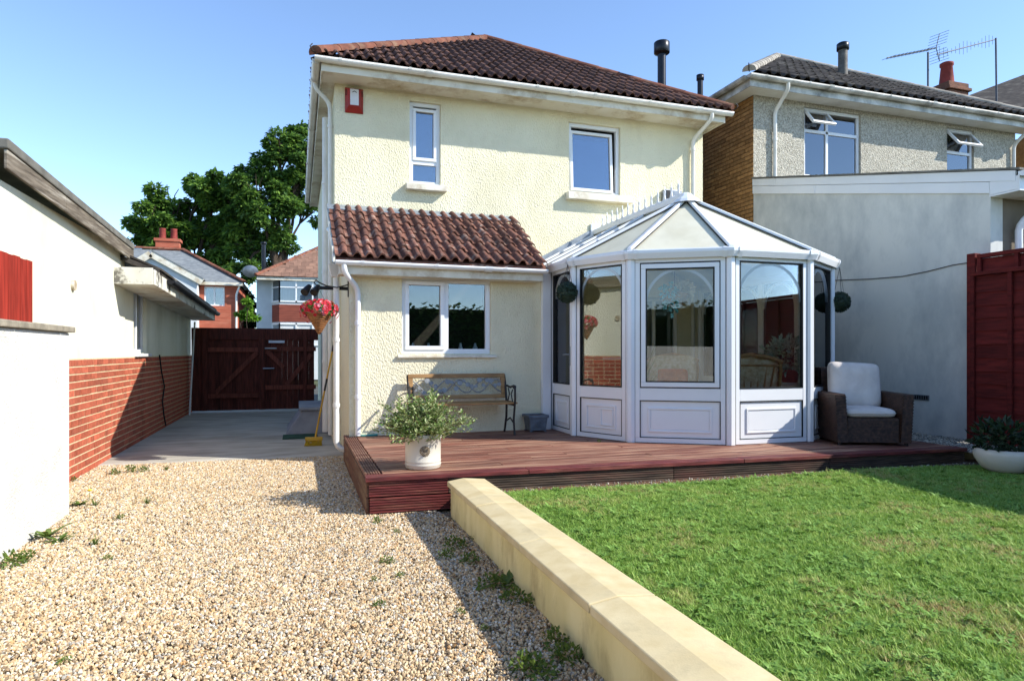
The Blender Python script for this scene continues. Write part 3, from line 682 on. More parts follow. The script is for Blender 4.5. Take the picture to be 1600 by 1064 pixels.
# roof of the lean-to
lr = MB().slab([(.42, LGY + .02, GZ + .03), (3.06, LGY + .02, GZ + .03), (3.20, LT, LTZ - .02), (.42, LT, LTZ - .02)], (0, 0, -.04)).build('kitchen_roof', 'tile_red', hs)
dv = Vector((0, LT - LGY, LTZ - GZ)); sl_ = dv.length; uy = dv / sl_
tm_r = tile_mesh(sl_ / 6 + .06, 'tile_red')
NC = 18
tiles_on(lr, (.415, LGY - .01, GZ + .035), (1, 0, 0), uy, NC * .1472, 6, sl_ / 6, .1472, None, tm_r, 999, 'tile_red',
         xs=lambda c, r: (c * .1472 * (1 + .053 * r / 5.5), 1 + .053 * r / 5.5))
MB().slab([(.40, LT - .12, LTZ + .0), (3.22, LT - .12, LTZ + .0), (3.22, W - .004, LTZ + .12), (.40, W - .004, LTZ + .12)], (0, 0, .012)).build('lead_flashing', 'lead', hs)
MB().slab([(.395, LGY, GZ - .02), (.395, LT, LTZ - .08), (.395, LT, LTZ + .04), (.395, LGY, GZ + .06)], (.022, 0, 0)).build('bargeboard', 'white_paint', hs)
# flues, alarm, vents
t = thing('stove_flue', (6.66, 10.28, 6.0), 'tall black metal stove flue with wide cowl rising above the roof', 'flue')
fp = Yp(1034, 140, 10.28); fp.x = fp.x
m = MB().tube([(fp.x, 10.28, 5.5), (fp.x, 10.28, Yp(1034, 78, 10.28).z)], .075, 20); m.build('pipe', 'flue', t)
zt = Yp(1034, 67, 10.28).z
MB().lathe((fp.x, 10.28, zt - .20), [(.075, -.02), (.13, 0), (.14, .01), (.14, .19), (.13, .2), (0, .2)], 24).build('cowl', 'flue', t)
fq = Yp(1094, 150, 10.15)
t = thing('vent_flue', (fq.x, 10.15, 5.5), 'short dark vent pipe with cap beyond the hip of the cream house', 'flue')
zt = Yp(1094, 118, 10.15).z
MB().tube([(fq.x, 10.15, 5.2), (fq.x, 10.15, zt - .03)], .05, 14).build('pipe', 'flue', t)
MB().lathe((fq.x, 10.15, zt - .1), [(.05, 0), (.068, .01), (.068, .1), (0, .105)], 16).build('cap', 'flue', t)
t = thing('alarm_box', (.785, W, 4.9), 'red and white burglar alarm box under the eaves', 'alarm')
m = MB(); m.hexa([(.655, W - .01, 4.84), (.915, W - .01, 4.84), (.915, W, 4.84), (.655, W, 4.84)], [(.655, W - .01, 5.2), (.915, W - .01, 5.2), (.915, W, 5.2), (.655, W, 5.2)])
m.hexa([(.655, W - .02, 4.84), (.915, W - .02, 4.84), (.915, W - .01, 4.84), (.655, W - .01, 4.84)], [(.655, W - .02, 5.2), (.915, W - .02, 5.2), (.915, W - .01, 5.2), (.655, W - .01, 5.2)])
m.hexa([(.70, W - .08, 4.92), (.87, W - .08, 4.92), (.915, W - .02, 4.84), (.655, W - .02, 4.84)], [(.70, W - .08, 5.17), (.87, W - .08, 5.17), (.915, W - .02, 5.2), (.655, W - .02, 5.2)])
m.build('case', 'plastic_red', t, bev=.006)
MB().box(.725, .845, W - .088, W - .0795, 4.935, 5.165).build('front_label', 'label_white', t)
m = MB().bar((.755, W - .0895, 5.115), (.785, W - .0895, 5.135), .003, .008).bar((.785, W - .0895, 5.135), (.815, W - .0895, 5.115), .003, .008); m.build('mark', 'black', t)
for s_ in (.672, .893):
    for k in range(5): MB().box(s_ - .016, s_ + .016, W - .056, W - .05, 5.08 + k * .018, 5.088 + k * .018).build('vent_slot', 'black', t)
t = thing('boiler_vent', (6.1, W, 3.85), 'grey metal boiler terminal box on the wall behind the conservatory ridge', 'vent')
MB().box(5.90, 6.24, W - .13, W - .005, 3.86, 4.11).build('case', 'metal_grey', t, bev=.02)
MB().box(5.93, 6.02, W - .135, W - .131, 3.88, 4.09).build('grille', 'black', t)

# =================================================================== CONSERVATORY
cv = thing('conservatory', (4.9, 7.4, ZT), 'white framed bay conservatory with cream roof and spiked ridge cresting', 'conservatory')
J = [(3.27, 8.2), (3.27, 7.44), (3.635, 6.69), (4.565, 6.125), (5.62, 6.10), (6.40, 6.58), (6.69, 7.4), (6.69, W)]
Z0, ZP, ZM, ZT2, ZEV = ZT + .004, .80, .94, 2.29, 2.42
RX = 4.66; PEAK = Vector((RX, RX / .6544, 3.27)); RWZ = 3.27
def vloc(A, B):
    A = Vector((*A, 0)); B = Vector((*B, 0)); d = (B - A); L = d.length; d.normalize(); n = Vector((d.y, -d.x, 0))  # n points outward
    if n.dot(Vector((4.9, 7.6, 0)) - A) > 0: n = -n
    return (lambda u, o, z: A + d * u + n * o + Vector((0, 0, z))), L
def lbox(m, P, u0, u1, o0, o1, z0, z1):
    m.hexa([P(u0, o1, z0), P(u1, o1, z0), P(u1, o0, z0), P(u0, o0, z0)], [P(u0, o1, z1), P(u1, o1, z1), P(u1, o0, z1), P(u0, o0, z1)])
def lframe(m, P, u0, u1, z0, z1, o0, o1, t):
    lbox(m, P, u0, u1, o0, o1, z0, z0 + t); lbox(m, P, u0, u1, o0, o1, z1 - t, z1)
    lbox(m, P, u0, u0 + t, o0, o1, z0 + t, z1 - t); lbox(m, P, u1 - t, u1, o0, o1, z0 + t, z1 - t)
def bay(A, B, sash=False, door=False, bays=1, handle=False):
    P, L = vloc(A, B); e = .05
    for k in range(bays):
        u0 = e + (L - 2 * e) * k / bays; u1 = e + (L - 2 * e) * (k + 1) / bays
        f = MB(); lframe(f, P, u0, u1, Z0, ZEV, -.03, .03, .055)
        lbox(f, P, u0 + .055, u1 - .055, -.028, .028, ZP, ZM)
        o = f.build('door' if door else 'window_frame', 'upvc', cv, bev=.005)
        g0, g1 = u0 + .055, u1 - .055
        # dark gasket round the glass
        s_ = MB(); lframe(s_, P, g0 - .002, g1 + .002, ZM, ZEV - .055, -.006, .0335 if not sash else .02, .012); s_.build('gasket', 'seal', o)
        if sash:
            s2 = MB(); lframe(s2, P, g0 + .012, g1 - .012, ZM + .015, ZEV - .072, .0, .045, .055); s2.build('sash', 'upvc', o, bev=.005)
            s3 = MB(); lframe(s3, P, g0 + .064, g1 - .064, ZM + .068, ZEV - .124, .0, .0465, .012); s3.build('gasket', 'seal', o)
        for ug in (u0 - .009, u1 - .001): s4 = MB(); lbox(s4, P, ug, ug + .010, -.02, .0312, Z0, ZEV); s4.build('gasket', 'seal', o)
        gl = MB(); lbox(gl, P, g0 + .006, g1 - .006, -.004, .002, ZM + .006, ZEV - .06); gl.build('pane', 'glass_cons', o)
        # lower panel with raised moulding
        s_ = MB(); lframe(s_, P, g0 - .002, g1 + .002, Z0 + .055, ZP, .0, .031, .008); s_.build('gasket', 'seal', o)
        pn = MB(); lbox(pn, P, g0 + .006, g1 - .006, -.02, .016, Z0 + .06, ZP - .006); q = pn.build('panel', 'upvc', o, bev=.003)
        w_ = g1 - g0; ins = min(.09, w_ * .2)
        md = MB(); lframe(md, P, g0 + ins, g1 - ins, Z0 + .12, ZP - .08, .012, .030, .022); lbox(md, P, g0 + ins + .03, g1 - ins - .03, .012, .021, Z0 + .15, ZP - .11); md.build('moulding', 'upvc', q, bev=.005)
        # arched glazing bar inside the glass
        if not door or True:
            i0, i1 = (g0 + .06, g1 - .06) if sash else (g0, g1); cu = (i0 + i1) / 2; rr = (i1 - i0) / 2; ztop = (ZEV - .135 if sash else ZEV - .075); hh = min(rr * 1.05, .42)
            pts = [P(cu + rr * math.cos(math.pi * j / 20), -.008, ztop - hh + hh * math.sin(math.pi * j / 20)) for j in range(21)]
            a = MB(); vsz = []
            for j, p_ in enumerate(pts):
                dd = (pts[min(j + 1, 20)] - pts[max(j - 1, 0)]).normalized(); nn = (P(0, 1, 0) - P(0, 0, 0)); sd = dd.cross(nn).normalized() * .016
                vsz += [p_ + sd + nn * .006, p_ - sd + nn * .006, p_ - sd - nn * .010, p_ + sd - nn * .010]
            a.add(vsz, [(j * 4 + k2, j * 4 + (k2 + 1) % 4, j * 4 + 4 + (k2 + 1) % 4, j * 4 + 4 + k2) for j in range(20) for k2 in range(4)]); a.build('arch_bar', 'upvc', o)
        if handle:
            h = MB(); lbox(h, P, u1 - .042, u1 - .018, .03, .04, 1.18, 1.42); h.tube([P(u1 - .03, .04, 1.32), P(u1 - .03, .075, 1.32), P(u1 - .05, .08, 1.32), P(u1 - .14, .08, 1.315)], .009, 8); h.build('handle', 'metal_grey', o)
    return
bay(J[0], J[1], door=True, handle=True); bay(J[1], J[2]); bay(J[2], J[3], sash=True); bay(J[3], J[4]); bay(J[4], J[5]); bay(J[5], J[6]); bay(J[6], J[7], bays=3)
# cat flap in the second bay's panel
P, L = vloc(J[1], J[2]); m = MB(); lframe(m, P, L * .5, L * .72, Z0 + .16, ZP - .12, .02, .034, .012); m.build('cat_flap', 'upvc', cv, bev=.003)
cen = Vector((4.95, 7.7, 0))
for i, (x, y) in enumerate(J):     # corner posts
    d = (Vector((x, y, 0)) - cen).normalized() if 0 < i < 7 else Vector((0, 0, 0))
    m = MB(); pp = [(x + .058 * math.cos(k * math.pi / 4 + math.pi / 8) , y + .058 * math.sin(k * math.pi / 4 + math.pi / 8), Z0 - .002) for k in range(8)]
    m.slab(pp, (0, 0, ZEV - Z0 + .0)); m.build('corner_post', 'upvc', cv, bev=.003)
m = MB().box(3.10, 3.215, 8.12, 8.2 - .003, ZT, 2.40); m.build('wall_post', 'upvc', cv, bev=.004)
m = MB().poly([(x, y, Z0 + .006) for x, y in J] + [(3.2, W, Z0 + .006), (3.2, 8.2, Z0 + .006)]); m.build('floor', 'floor_tile', cv)
# eaves ring, gutter
def offs(pts, k):
    out = []; n = len(pts)
    for i in range(n):
        p = Vector((*pts[i], 0)); ns = []
        for a, b in ((i - 1, i), (i, i + 1)):
            if a < 0 or b >= n: continue
            d = (Vector((*pts[b], 0)) - Vector((*pts[a], 0))).normalized(); nn = Vector((d.y, -d.x, 0))
            if nn.dot(cen - p) > 0: nn = -nn
            ns.append(nn)
        bi = sum(ns, Vector()).normalized(); kk = k / max(.5, bi.dot(ns[0])); out.append(p + bi * kk)
    return out
Jo = [(3.27, W)] + J[1:]
Oa = offs(J, .045); Ob = offs(J, .115)
ev = MB()
for i in range(len(J) - 1):
    a, b = Vector((*J[i], ZEV)), Vector((*J[i + 1], ZEV)); ev.hexa([a, b, Oa[i + 1] + Vector((0, 0, ZEV)), Oa[i] + Vector((0, 0, ZEV))][::-1], [a + Vector((0, 0, .06)), b + Vector((0, 0, .06)), Oa[i + 1] + Vector((0, 0, ZEV + .06)), Oa[i] + Vector((0, 0, ZEV + .06))][::-1])
ev.build('eaves_beam', 'upvc', cv)
def vz(v, z): return Vector((v.x, v.y, z))
for i in range(len(J) - 1):   # gutter, a length for each side
    g = MB(); a0, b0, a1, b1 = Oa[i], Oa[i + 1], Ob[i], Ob[i + 1]; am = a0.lerp(a1, .6); bm_ = b0.lerp(b1, .6)
    zt, zb = ZEV + .085, ZEV - .005
    g.add([vz(a0, zb), vz(b0, zb), vz(am, zb - .012), vz(bm_, zb - .012), vz(a1, zb + .05), vz(b1, zb + .05), vz(a1, zt - .012), vz(b1, zt - .012), vz(a0.lerp(a1, .9), zt), vz(b0.lerp(b1, .9), zt), vz(a0, zt), vz(b0, zt)],
          [(0, 1, 3, 2), (2, 3, 5, 4), (4, 5, 7, 6), (6, 7, 9, 8), (8, 9, 11, 10)]); go_ = g.build('gutter', 'upvc', cv)
    for tt in (.08, .92):
        c = a1.lerp(b1, tt); ci = a0.lerp(b0, tt); d = (b1 - a1).normalized() * .022; n_ = (c - ci).normalized() * .008
        k = MB(); q = [vz(ci, zb - .008), vz(ci.lerp(c, .6), zb - .02), vz(c + n_, zb + .045), vz(c + n_, zt - .006), vz(ci.lerp(c, .9), zt + .006)]
        k.add([p_ - d for p_ in q] + [p_ + d for p_ in q], [(j, j + 1, 6 + j, 5 + j) for j in range(4)]); k.build('gutter_joint', 'upvc', go_)
# roof
Oe = [Vector((3.225, W, 0))] + Oa[1:]
RW = Vector((RX, W - .01, RWZ)); ze = ZEV + .075
def eave(i): return vz(Oe[i], ze)
panels = [(eave(0), eave(1), PEAK, RW)] + [(eave(i), eave(i + 1), PEAK) for i in range(1, 6)] + [(eave(6), eave(7), RW, PEAK)]
for pnl in panels:
    nn = (pnl[1] - pnl[0]).cross(pnl[2] - pnl[0]).normalized(); nn = nn if nn.z > 0 else -nn
    MB().slab([p_ for p_ in pnl], -nn * .025).build('roof_panel', 'poly_roof', cv)
def gbar(a, b, w_=.062, h_=.045):
    d = (b - a).normalized(); m = MB(); m.bar(a + Vector((0, 0, .022)), b + Vector((0, 0, .022)), w_, h_); o = m.build('glazing_bar', 'upvc', cv, bev=.008)
    m = MB(); m.bar(a + Vector((0, 0, .004)), b + Vector((0, 0, .004)), w_ + .022, .012); m.build('bar_gasket', 'seal', o)
for i in range(1, 7): gbar(eave(i), PEAK + (eave(i) - PEAK) * .07)
for tt in (.0, .36, .70):
    y_ = W - .06 + (eave(1).y - W + .06) * tt; a = Vector((3.225, y_, ze)); b = Vector((RX - .05, max(y_, PEAK.y + .1), RWZ - .035))
    if tt < .69 or True: gbar(a, Vector((RX - .06, y_, RWZ - .04)) if y_ > PEAK.y else PEAK, .055)
    gbar(Vector((6.73, y_, ze)), Vector((RX + .06, y_, RWZ - .04)), .055)
m = MB().bar((RX, PEAK.y - .02, RWZ + .035), (RX, W - .01, RWZ + .035), .13, .075); m.bar((RX, PEAK.y + .02, RWZ + .082), (RX, W - .01, RWZ + .082), .05, .03); m.build('ridge', 'upvc', cv, bev=.01)
m = MB().box(RX - .085, RX + .085, W - .035, W - .006, RWZ - .02, RWZ + .19); m.build('ridge_end', 'upvc', cv, bev=.01)
m = MB().lathe((PEAK.x, PEAK.y, PEAK.z + .02), [(.19, -.075), (.16, -.035), (.1, .01), (.06, .045), (.0, .075)], 12, False); m.build('peak_boss', 'upvc', cv)
# cresting: a row of curled spikes standing on the ridge
cr_ = MB(); n = 14; zc = RWZ + .09
for k in range(n):
    y = PEAK.y + .10 + k * (W - PEAK.y - .3) / n; st = (W - PEAK.y - .3) / n; x = RX; h = .20
    prof = [(0, 0), (.10, .02), (.22, .012), (.36, .03), (.42, .085), (.37, .13), (.46, .15), (.5, h), (.55, .15), (.64, .13), (.58, .085), (.66, .03), (.78, .012), (.9, .02), (1, 0)]
    cr_.slab([(x - .006, y + a * st, zc + b) for a, b in prof], (.012, 0, 0))
cr_.build('cresting', 'upvc', cv)
MB().slab([(3.225, W - .006, ze - .02), (RX, W - .006, RWZ + .0), (RX, W - .006, RWZ + .13), (3.225, W - .006, ze + .11)], (0, -.012, 0)).build('lead_flashing', 'lead', cv)

# =================================================================== things in the conservatory
def cushion(name, c, sx, sy, sz, mat, rot=None, parent=None, pw=4.0, **kw):
    m = MB(); nu, nv = 20, 12; vs = []
    def sg(v, p): return math.copysign(abs(v) ** p, v)
    for i in range(nv + 1):
        ph = -math.pi / 2 + math.pi * i / nv
        for j in range(nu):
            th = 2 * math.pi * j / nu; e1, e2 = .7, .24
            p = Vector((sg(math.cos(ph), e1) * sg(math.cos(th), e2) * sx, sg(math.sin(ph), e1) * sz, sg(math.cos(ph), e1) * sg(math.sin(th), e2) * sy))
            p = Vector((p.x, p.z, p.y)) if False else p
            if rot: p = rot @ p
            vs.append(Vector(c) + p)
    m.add(vs, [(i * nu + j, (i + 1) * nu + j, (i + 1) * nu + (j + 1) % nu, i * nu + (j + 1) % nu) for i in range(nv) for j in range(nu)], True)
    o = m.build(name, mat, parent, **kw)
    i = nv // 2; q = [vs[i * nu + j] for j in range(nu)]; q.append(q[0]); MB().tube(q, .006, 5, False).build('piping', mat, o)
    return o
def XZ(rx=0, rz_=0): return Matrix.Rotation(rz_, 3, 'Z') @ Matrix.Rotation(rx, 3, 'X')
def rattan_chair(loc, rz_, label, fabric='seat_fabric'):
    t = thing('rattan_armchair', loc, label, 'armchair', None); Rm = Matrix.Rotation(rz_, 3, 'Z'); l = Vector(loc)
    def p(x, y, z): return l + Rm @ Vector((x, y, z))
    fm = MB()
    for s_ in (-1, 1):
        fm.tube([p(.33 * s_, -.32, 0), p(.34 * s_, -.33, .35), p(.34 * s_, -.30, .56), p(.34 * s_, -.1, .61), p(.34 * s_, .25, .58)], .02, 8)
        fm.tube([p(.30 * s_, .34, 0), p(.31 * s_, .33, .4), p(.33 * s_, .42, .80), p(.31 * s_, .45, .93)], .022, 8)
        fm.tube([p(.33 * s_, -.32, .28), p(.31 * s_, .33, .28)], .018, 8)
    fm.tube([p(-.33, -.32, .3), p(.33, -.32, .3)], .02, 8)
    fm.tube([p(-.35, .45, .90), p(-.2, .46, .955), p(0, .47, .99), p(.2, .46, .955), p(.35, .45, .90)], .022, 8)
    fm.tube([p(-.34, .44, .86), p(.34, .44, .86)], .017, 8); fm.tube([p(-.31, .345, .36), p(.31, .345, .36)], .018, 8)
    fm.build('frame', 'rattan', t)
    for k in range(7):
        x = -.25 + k * .083; MB().tube([p(x * .55, .36, .36), p(x * .9, .41, .62), p(x * 1.05, .44, .87)], .012, 6).build('back_cane', 'rattan', t)
    cushion('seat_cushion', p(0, -.02, .42), .30, .09, .30, fabric, Rm @ Matrix.Rotation(R(0), 3, 'X'), t)
    cushion('back_cushion', p(0, .33, .70), .31, .27, .10, fabric, Rm @ Matrix.Rotation(R(-10), 3, 'X'), t)
    return t
FZ = Z0 + .01
rattan_chair((5.28, 6.78, FZ), R(150), 'rattan cane armchair with its back to the conservatory glass')
rattan_chair((4.70, 7.55, FZ), R(-35), 'rattan armchair holding an orange cushion inside the conservatory')
cushion('scatter_cushion', (4.66, 7.45, FZ + .62), .19, .19, .07, 'orange', XZ(R(-25), R(-35)), label='orange ribbed scatter cushion on a rattan armchair', cat='cushion')
cushion('scatter_cushion', (4.35, 7.05, FZ + .42), .24, .14, .12, 'seat_fabric', XZ(R(0), R(10)), label='round beige cushion by the front window of the conservatory', cat='cushion')
t = thing('rattan_footstool', (4.35, 7.05, FZ), 'low rattan footstool inside the conservatory under a beige cushion', 'footstool')
for a in range(4): MB().tube([(4.35 + .18 * math.cos(a * 1.571 + .8), 7.05 + .15 * math.sin(a * 1.571 + .8), FZ), (4.35 + .16 * math.cos(a * 1.571 + .8), 7.05 + .13 * math.sin(a * 1.571 + .8), FZ + .3)], .018, 6).build('leg', 'rattan', t)
MB().lathe((4.35, 7.05, FZ + .27), [(0, 0), (.21, 0), (.22, .03), (.0, .035)], 16).build('top', 'rattan', t)
t = thing('settee', (3.65, 8.75, FZ), 'dark floral settee against the house wall inside the conservatory', 'settee')
MB().box(3.32, 4.25, 8.95, 9.6, FZ, FZ + .38).build('base', 'maroon', t, bev=.02)
MB().box(3.32, 4.25, 9.45, 9.62, FZ + .38, FZ + .62).build('backrest', 'pattern', t, bev=.05)
cushion('seat_cushion', (3.78, 9.2, FZ + .44), .45, .09, .25, 'pattern', None, t)
t = thing('red_cupboard', (5.05, 9.5, FZ), 'dark red fabric covered cupboard against the house wall', 'cupboard')
MB().box(4.62, 5.28, 9.42, 9.76, FZ, FZ + .9).build('carcass', 'maroon', t, bev=.01); MB().box(4.60, 5.30, 9.40, 9.77, FZ + .9, FZ + .93).build('top', 'upvc', t, bev=.006)
def foliage(m, c, rad, n, l, w_, seed=0, up=.3, shell=.35, mi=None, squash=1.0):
    r = random.Random(seed); c = Vector(c); rad = Vector(rad if isinstance(rad, (tuple, list)) else (rad,) * 3)
    for k in range(n):
        while True:
            d = Vector((r.uniform(-1, 1), r.uniform(-1, 1), r.uniform(-1, 1)))
            if .05 < d.length < 1: break
        d.normalize(); k_ = shell + (1 - shell) * r.random() ** .6; p = c + Vector((d.x * rad.x, d.y * rad.y, d.z * rad.z)) * k_
        dr = (d + Vector((r.uniform(-.8, .8), r.uniform(-.8, .8), r.uniform(-.6, .6) + up))).normalized()
        m.leaf(p, dr, (r.uniform(-1, 1), r.uniform(-1, 1), r.uniform(-.2, 1)), l * r.uniform(.6, 1.25), w_ * r.uniform(.7, 1.2), mi=r.choice(mi) if mi else 0)
t = thing('plant_stand', (6.02, 6.86, FZ), 'white wire plant stand inside the conservatory', 'plant stand')
m = MB()
for a in range(3): m.tube([(6.02 + .14 * math.cos(a * 2.09), 6.86 + .14 * math.sin(a * 2.09), FZ), (6.02 + .12 * math.cos(a * 2.09), 6.86 + .12 * math.sin(a * 2.09), FZ + .62)], .007, 6)
m.build('legs_frame', 'upvc', t); MB().lathe((6.02, 6.86, FZ + .6), [(0, 0), (.15, 0), (.16, .02), (.155, .03), (0, .02)], 18).build('top', 'upvc', t)
t = thing('potted_ficus', (6.02, 6.86, FZ + .63), 'variegated leafy houseplant standing on a white wire stand', 'plant')
MB().lathe((6.02, 6.86, FZ + .63), [(0, 0), (.09, 0), (.12, .16), (.11, .16), (0, .14)], 16).build('pot', 'terracotta', t)
m = MB(); foliage(m, (5.95, 6.80, FZ + .98), (.36, .26, .22), 420, .095, .045, 5); m.build('leaves', 'leaf_ficus', t)
t = thing('trailing_plant', (6.0, 6.7, FZ), 'low variegated plant on the conservatory floor below the stand', 'plant')
MB().lathe((6.0, 6.62, FZ), [(0, 0), (.09, 0), (.12, .15), (0, .14)], 14).build('pot', 'terracotta', t); m = MB(); foliage(m, (5.98, 6.6, FZ + .34), (.16, .14, .2), 140, .09, .04, 6); m.build('leaves', 'leaf_ficus', t)
t = thing('hanging_flower_basket', (4.50, 7.15, 2.1), 'hanging basket of pale blue and cream silk flowers inside the conservatory', 'hanging basket')
m = MB(); m.lathe((4.50, 7.15, 2.05), [(0, -.14), (.10, -.12), (.16, -.03), (.17, .03), (0, .02)], 16); m.build('basket', 'rattan', t)
m = MB(); foliage(m, (4.36, 7.05, 2.05), (.10, .10, .16), 90, .06, .05, 8, up=-.4); foliage(m, (4.42, 7.05, 1.93), (.08, .06, .12), 50, .05, .045, 9, up=-.5); m.build('blue_flowers', 'cyan_flower', t)
m = MB(); foliage(m, (4.62, 7.12, 2.14), (.15, .1, .08), 90, .07, .06, 10); m.build('cream_flowers', 'white_flower', t)
MB().tube([(4.5, 7.15, 2.08), (4.5, 7.15, 2.95)], .004, 5).build('cord', 'cable', t)
t = thing('pampas_vase', (3.50, 7.85, FZ), 'vase of cream pampas plumes just inside the glazed door', 'vase')
MB().lathe((3.50, 7.85, FZ), [(0, 0), (.09, 0), (.13, .2), (.07, .5), (.09, .56), (0, .5)], 16).build('vase', 'pot_white', t)
m = MB(); foliage(m, (3.50, 7.82, FZ + .80), (.12, .12, .22), 260, .10, .014, 11, up=.2); m.build('plumes', 'white_flower', t)
t = thing('spiky_plant', (4.35, 6.95, FZ), 'tall grassy houseplant behind the front conservatory window', 'plant'); m = MB(); r_ = random.Random(3)
t.location = (4.15, 7.3, FZ); WL[t.name] = Vector((4.15, 7.3, FZ))
MB().lathe((4.15, 7.3, FZ), [(0, 0), (.1, 0), (.14, .22), (.13, .22), (0, .2)], 14).build('pot', 'pot_white', t)
for k in range(40):
    a = r_.uniform(0, 6.28); le = r_.uniform(.1, .35); h = r_.uniform(.5, 1.0); b0 = Vector((4.15, 7.3, FZ + .2)); d = Vector((math.cos(a), math.sin(a), 0)); s_ = Vector((-d.y, d.x, 0)) * .008
    p1 = b0 + d * le * .35 + Vector((0, 0, h * .7)); p2 = b0 + d * le + Vector((0, 0, h)); m.add([b0 - s_, b0 + s_, p1 + s_, p1 - s_, p2], [(0, 1, 2, 3), (3, 2, 4)])
m.build('leaves', 'leaf_shrub', t)

# =================================================================== LEFT: near wall, red fence, garage
t = thing('boundary_wall', (-1.93, 2, 0), 'white roughcast boundary wall with thin stone capping beside the gravel', 'wall')
NW = -1.81
m = MB(); m.box(NW - .23, NW, -13, 6.33, -.05, 1.51); m.build('wall_face', 'white_render', t, bev=.012)
y = -2.0
while y < 6.2:
    m = MB(); e = min(y + .9, 6.37); m.box(NW - .27, NW + .035, y, e - .006, 1.512, 1.56); m.build('coping_slab', 'old_coping', t, bev=.008); y += .9
t = thing('board_fence', (-1.98, 5, 1.56), 'bright red painted close-board fence panel behind the white boundary wall', 'fence')
vb = MB().box(-.012, .012, 0, .118, 0, .62).mesh('fence_board', 'fence_bright'); y = 1.0
while y < 6.36:
    inst('fence_board', vb, Matrix.Translation((-2.10 + rnd.uniform(-.003, .003), y, 1.48 + rnd.uniform(-.006, .004))), t); y += .1195
MB().box(-2.15, -2.115, 1.0, 6.38, 1.6, 1.68).build('rail', 'fence_bright', t)

GX = -2.25; GY0, GY1, GY2 = 6.2, 10.15, 16.1; BT = 1.28
ga = thing('garage', (-4, 11, 0), 'cream rendered garage on a red brick base with flat felt roof', 'garage')
GP = lambda u, v, d: (GX - d, u, v)
m = MB(); holewall(m, GP, GY0, GY1, BT, 2.72, [], .1)
m.poly([(GX, GY0, 0), (-6, GY0, 0), (-6, GY0, 2.72), (GX, GY0, 2.72)]); m.poly([(GX, GY1, 2.2), (-6, GY1, 2.2), (-6, GY1, 2.72), (GX, GY1, 2.72)]); m.build('wall', 'garage_render', ga)
gwin = (10.75, 11.6, 1.33, 2.33)
m = MB(); holewall(m, lambda u, v, d: (GX - .02 - d, u, v), GY1 - .0, GY2, BT, 2.45, [gwin], .1); m.poly([(GX - .02, GY1, BT), (GX, GY1, BT), (GX, GY1, 2.45), (GX - .02, GY1, 2.45)]); m.build('outhouse_wall', 'garage_render', ga)
m = MB(); m.box(GX - .12, GX - .07, gwin[0], gwin[1], gwin[2], gwin[2] + .06).box(GX - .12, GX - .07, gwin[0], gwin[1], gwin[3] - .06, gwin[3])
for y in (gwin[0], (gwin[0] + gwin[1]) / 2 - .03, gwin[1] - .06): m.box(GX - .12, GX - .07, y, y + .06, gwin[2] + .06, gwin[3] - .06)
o = m.build('window', 'upvc', ga, bev=.005)
MB().box(GX - .10, GX - .095, gwin[0] + .04, gwin[1] - .04, gwin[2] + .04, gwin[3] - .04).build('pane', 'glass_far', o)
MB().box(GX - .1, GX + .05, gwin[0] - .05, gwin[1] + .05, gwin[2] - .05, gwin[2] - .005).build('sill', 'upvc', o, bev=.005)
MB().box(GX - 1.0, GX - .9, 10.4, 12.2, .5, 2.5).build('inner_room', 'room_dark', ga)
# flat roof edge: felt over weathered fascia (falls slightly to the back)
def ry_(y): return 2.95 - (y - 5.8) * .043
m = MB(); m.hexa([(-6.1, 6.0, ry_(6) - .02), (GX + .13, 6.0, ry_(6) - .02), (GX + .13, GY1 - .05, ry_(GY1) - .02), (-6.1, GY1 - .05, ry_(GY1) - .02)], [(-6.1, 6.0, ry_(6) + .06), (GX + .13, 6.0, ry_(6) + .06), (GX + .13, GY1 - .05, ry_(GY1) + .06), (-6.1, GY1 - .05, ry_(GY1) + .06)]); m.build('felt_roof', 'felt', ga, bev=.012)
for k in range(3):
    a = 6.02 + k * 1.37; b = a + 1.36; m = MB(); m.hexa([(GX + .09, a, ry_(a) - .17), (GX + .115, a, ry_(a) - .17), (GX + .115, b, ry_(b) - .17), (GX + .09, b, ry_(b) - .17)], [(GX + .09, a, ry_(a) - .022), (GX + .115, a, ry_(a) - .022), (GX + .115, b, ry_(b) - .022), (GX + .09, b, ry_(b) - .022)]); m.build('fascia_board', 'old_timber', ga, bev=.005)
m = MB(); m.hexa([(-6, 6.05, 2.69), (GX + .09, 6.05, 2.69), (GX + .09, GY1 - .1, 2.58), (-6, GY1 - .1, 2.58)], [(-6, 6.05, 2.72), (GX + .09, 6.05, 2.72), (GX + .09, GY1 - .1, 2.62), (-6, GY1 - .1, 2.62)]); m = m
# small round vent on the wall
m = MB().tube([(GX - .01, 7.95, 2.05), (GX + .03, 7.95, 2.05)], .055, 14); m.build('vent_cap', 'white_paint', ga)
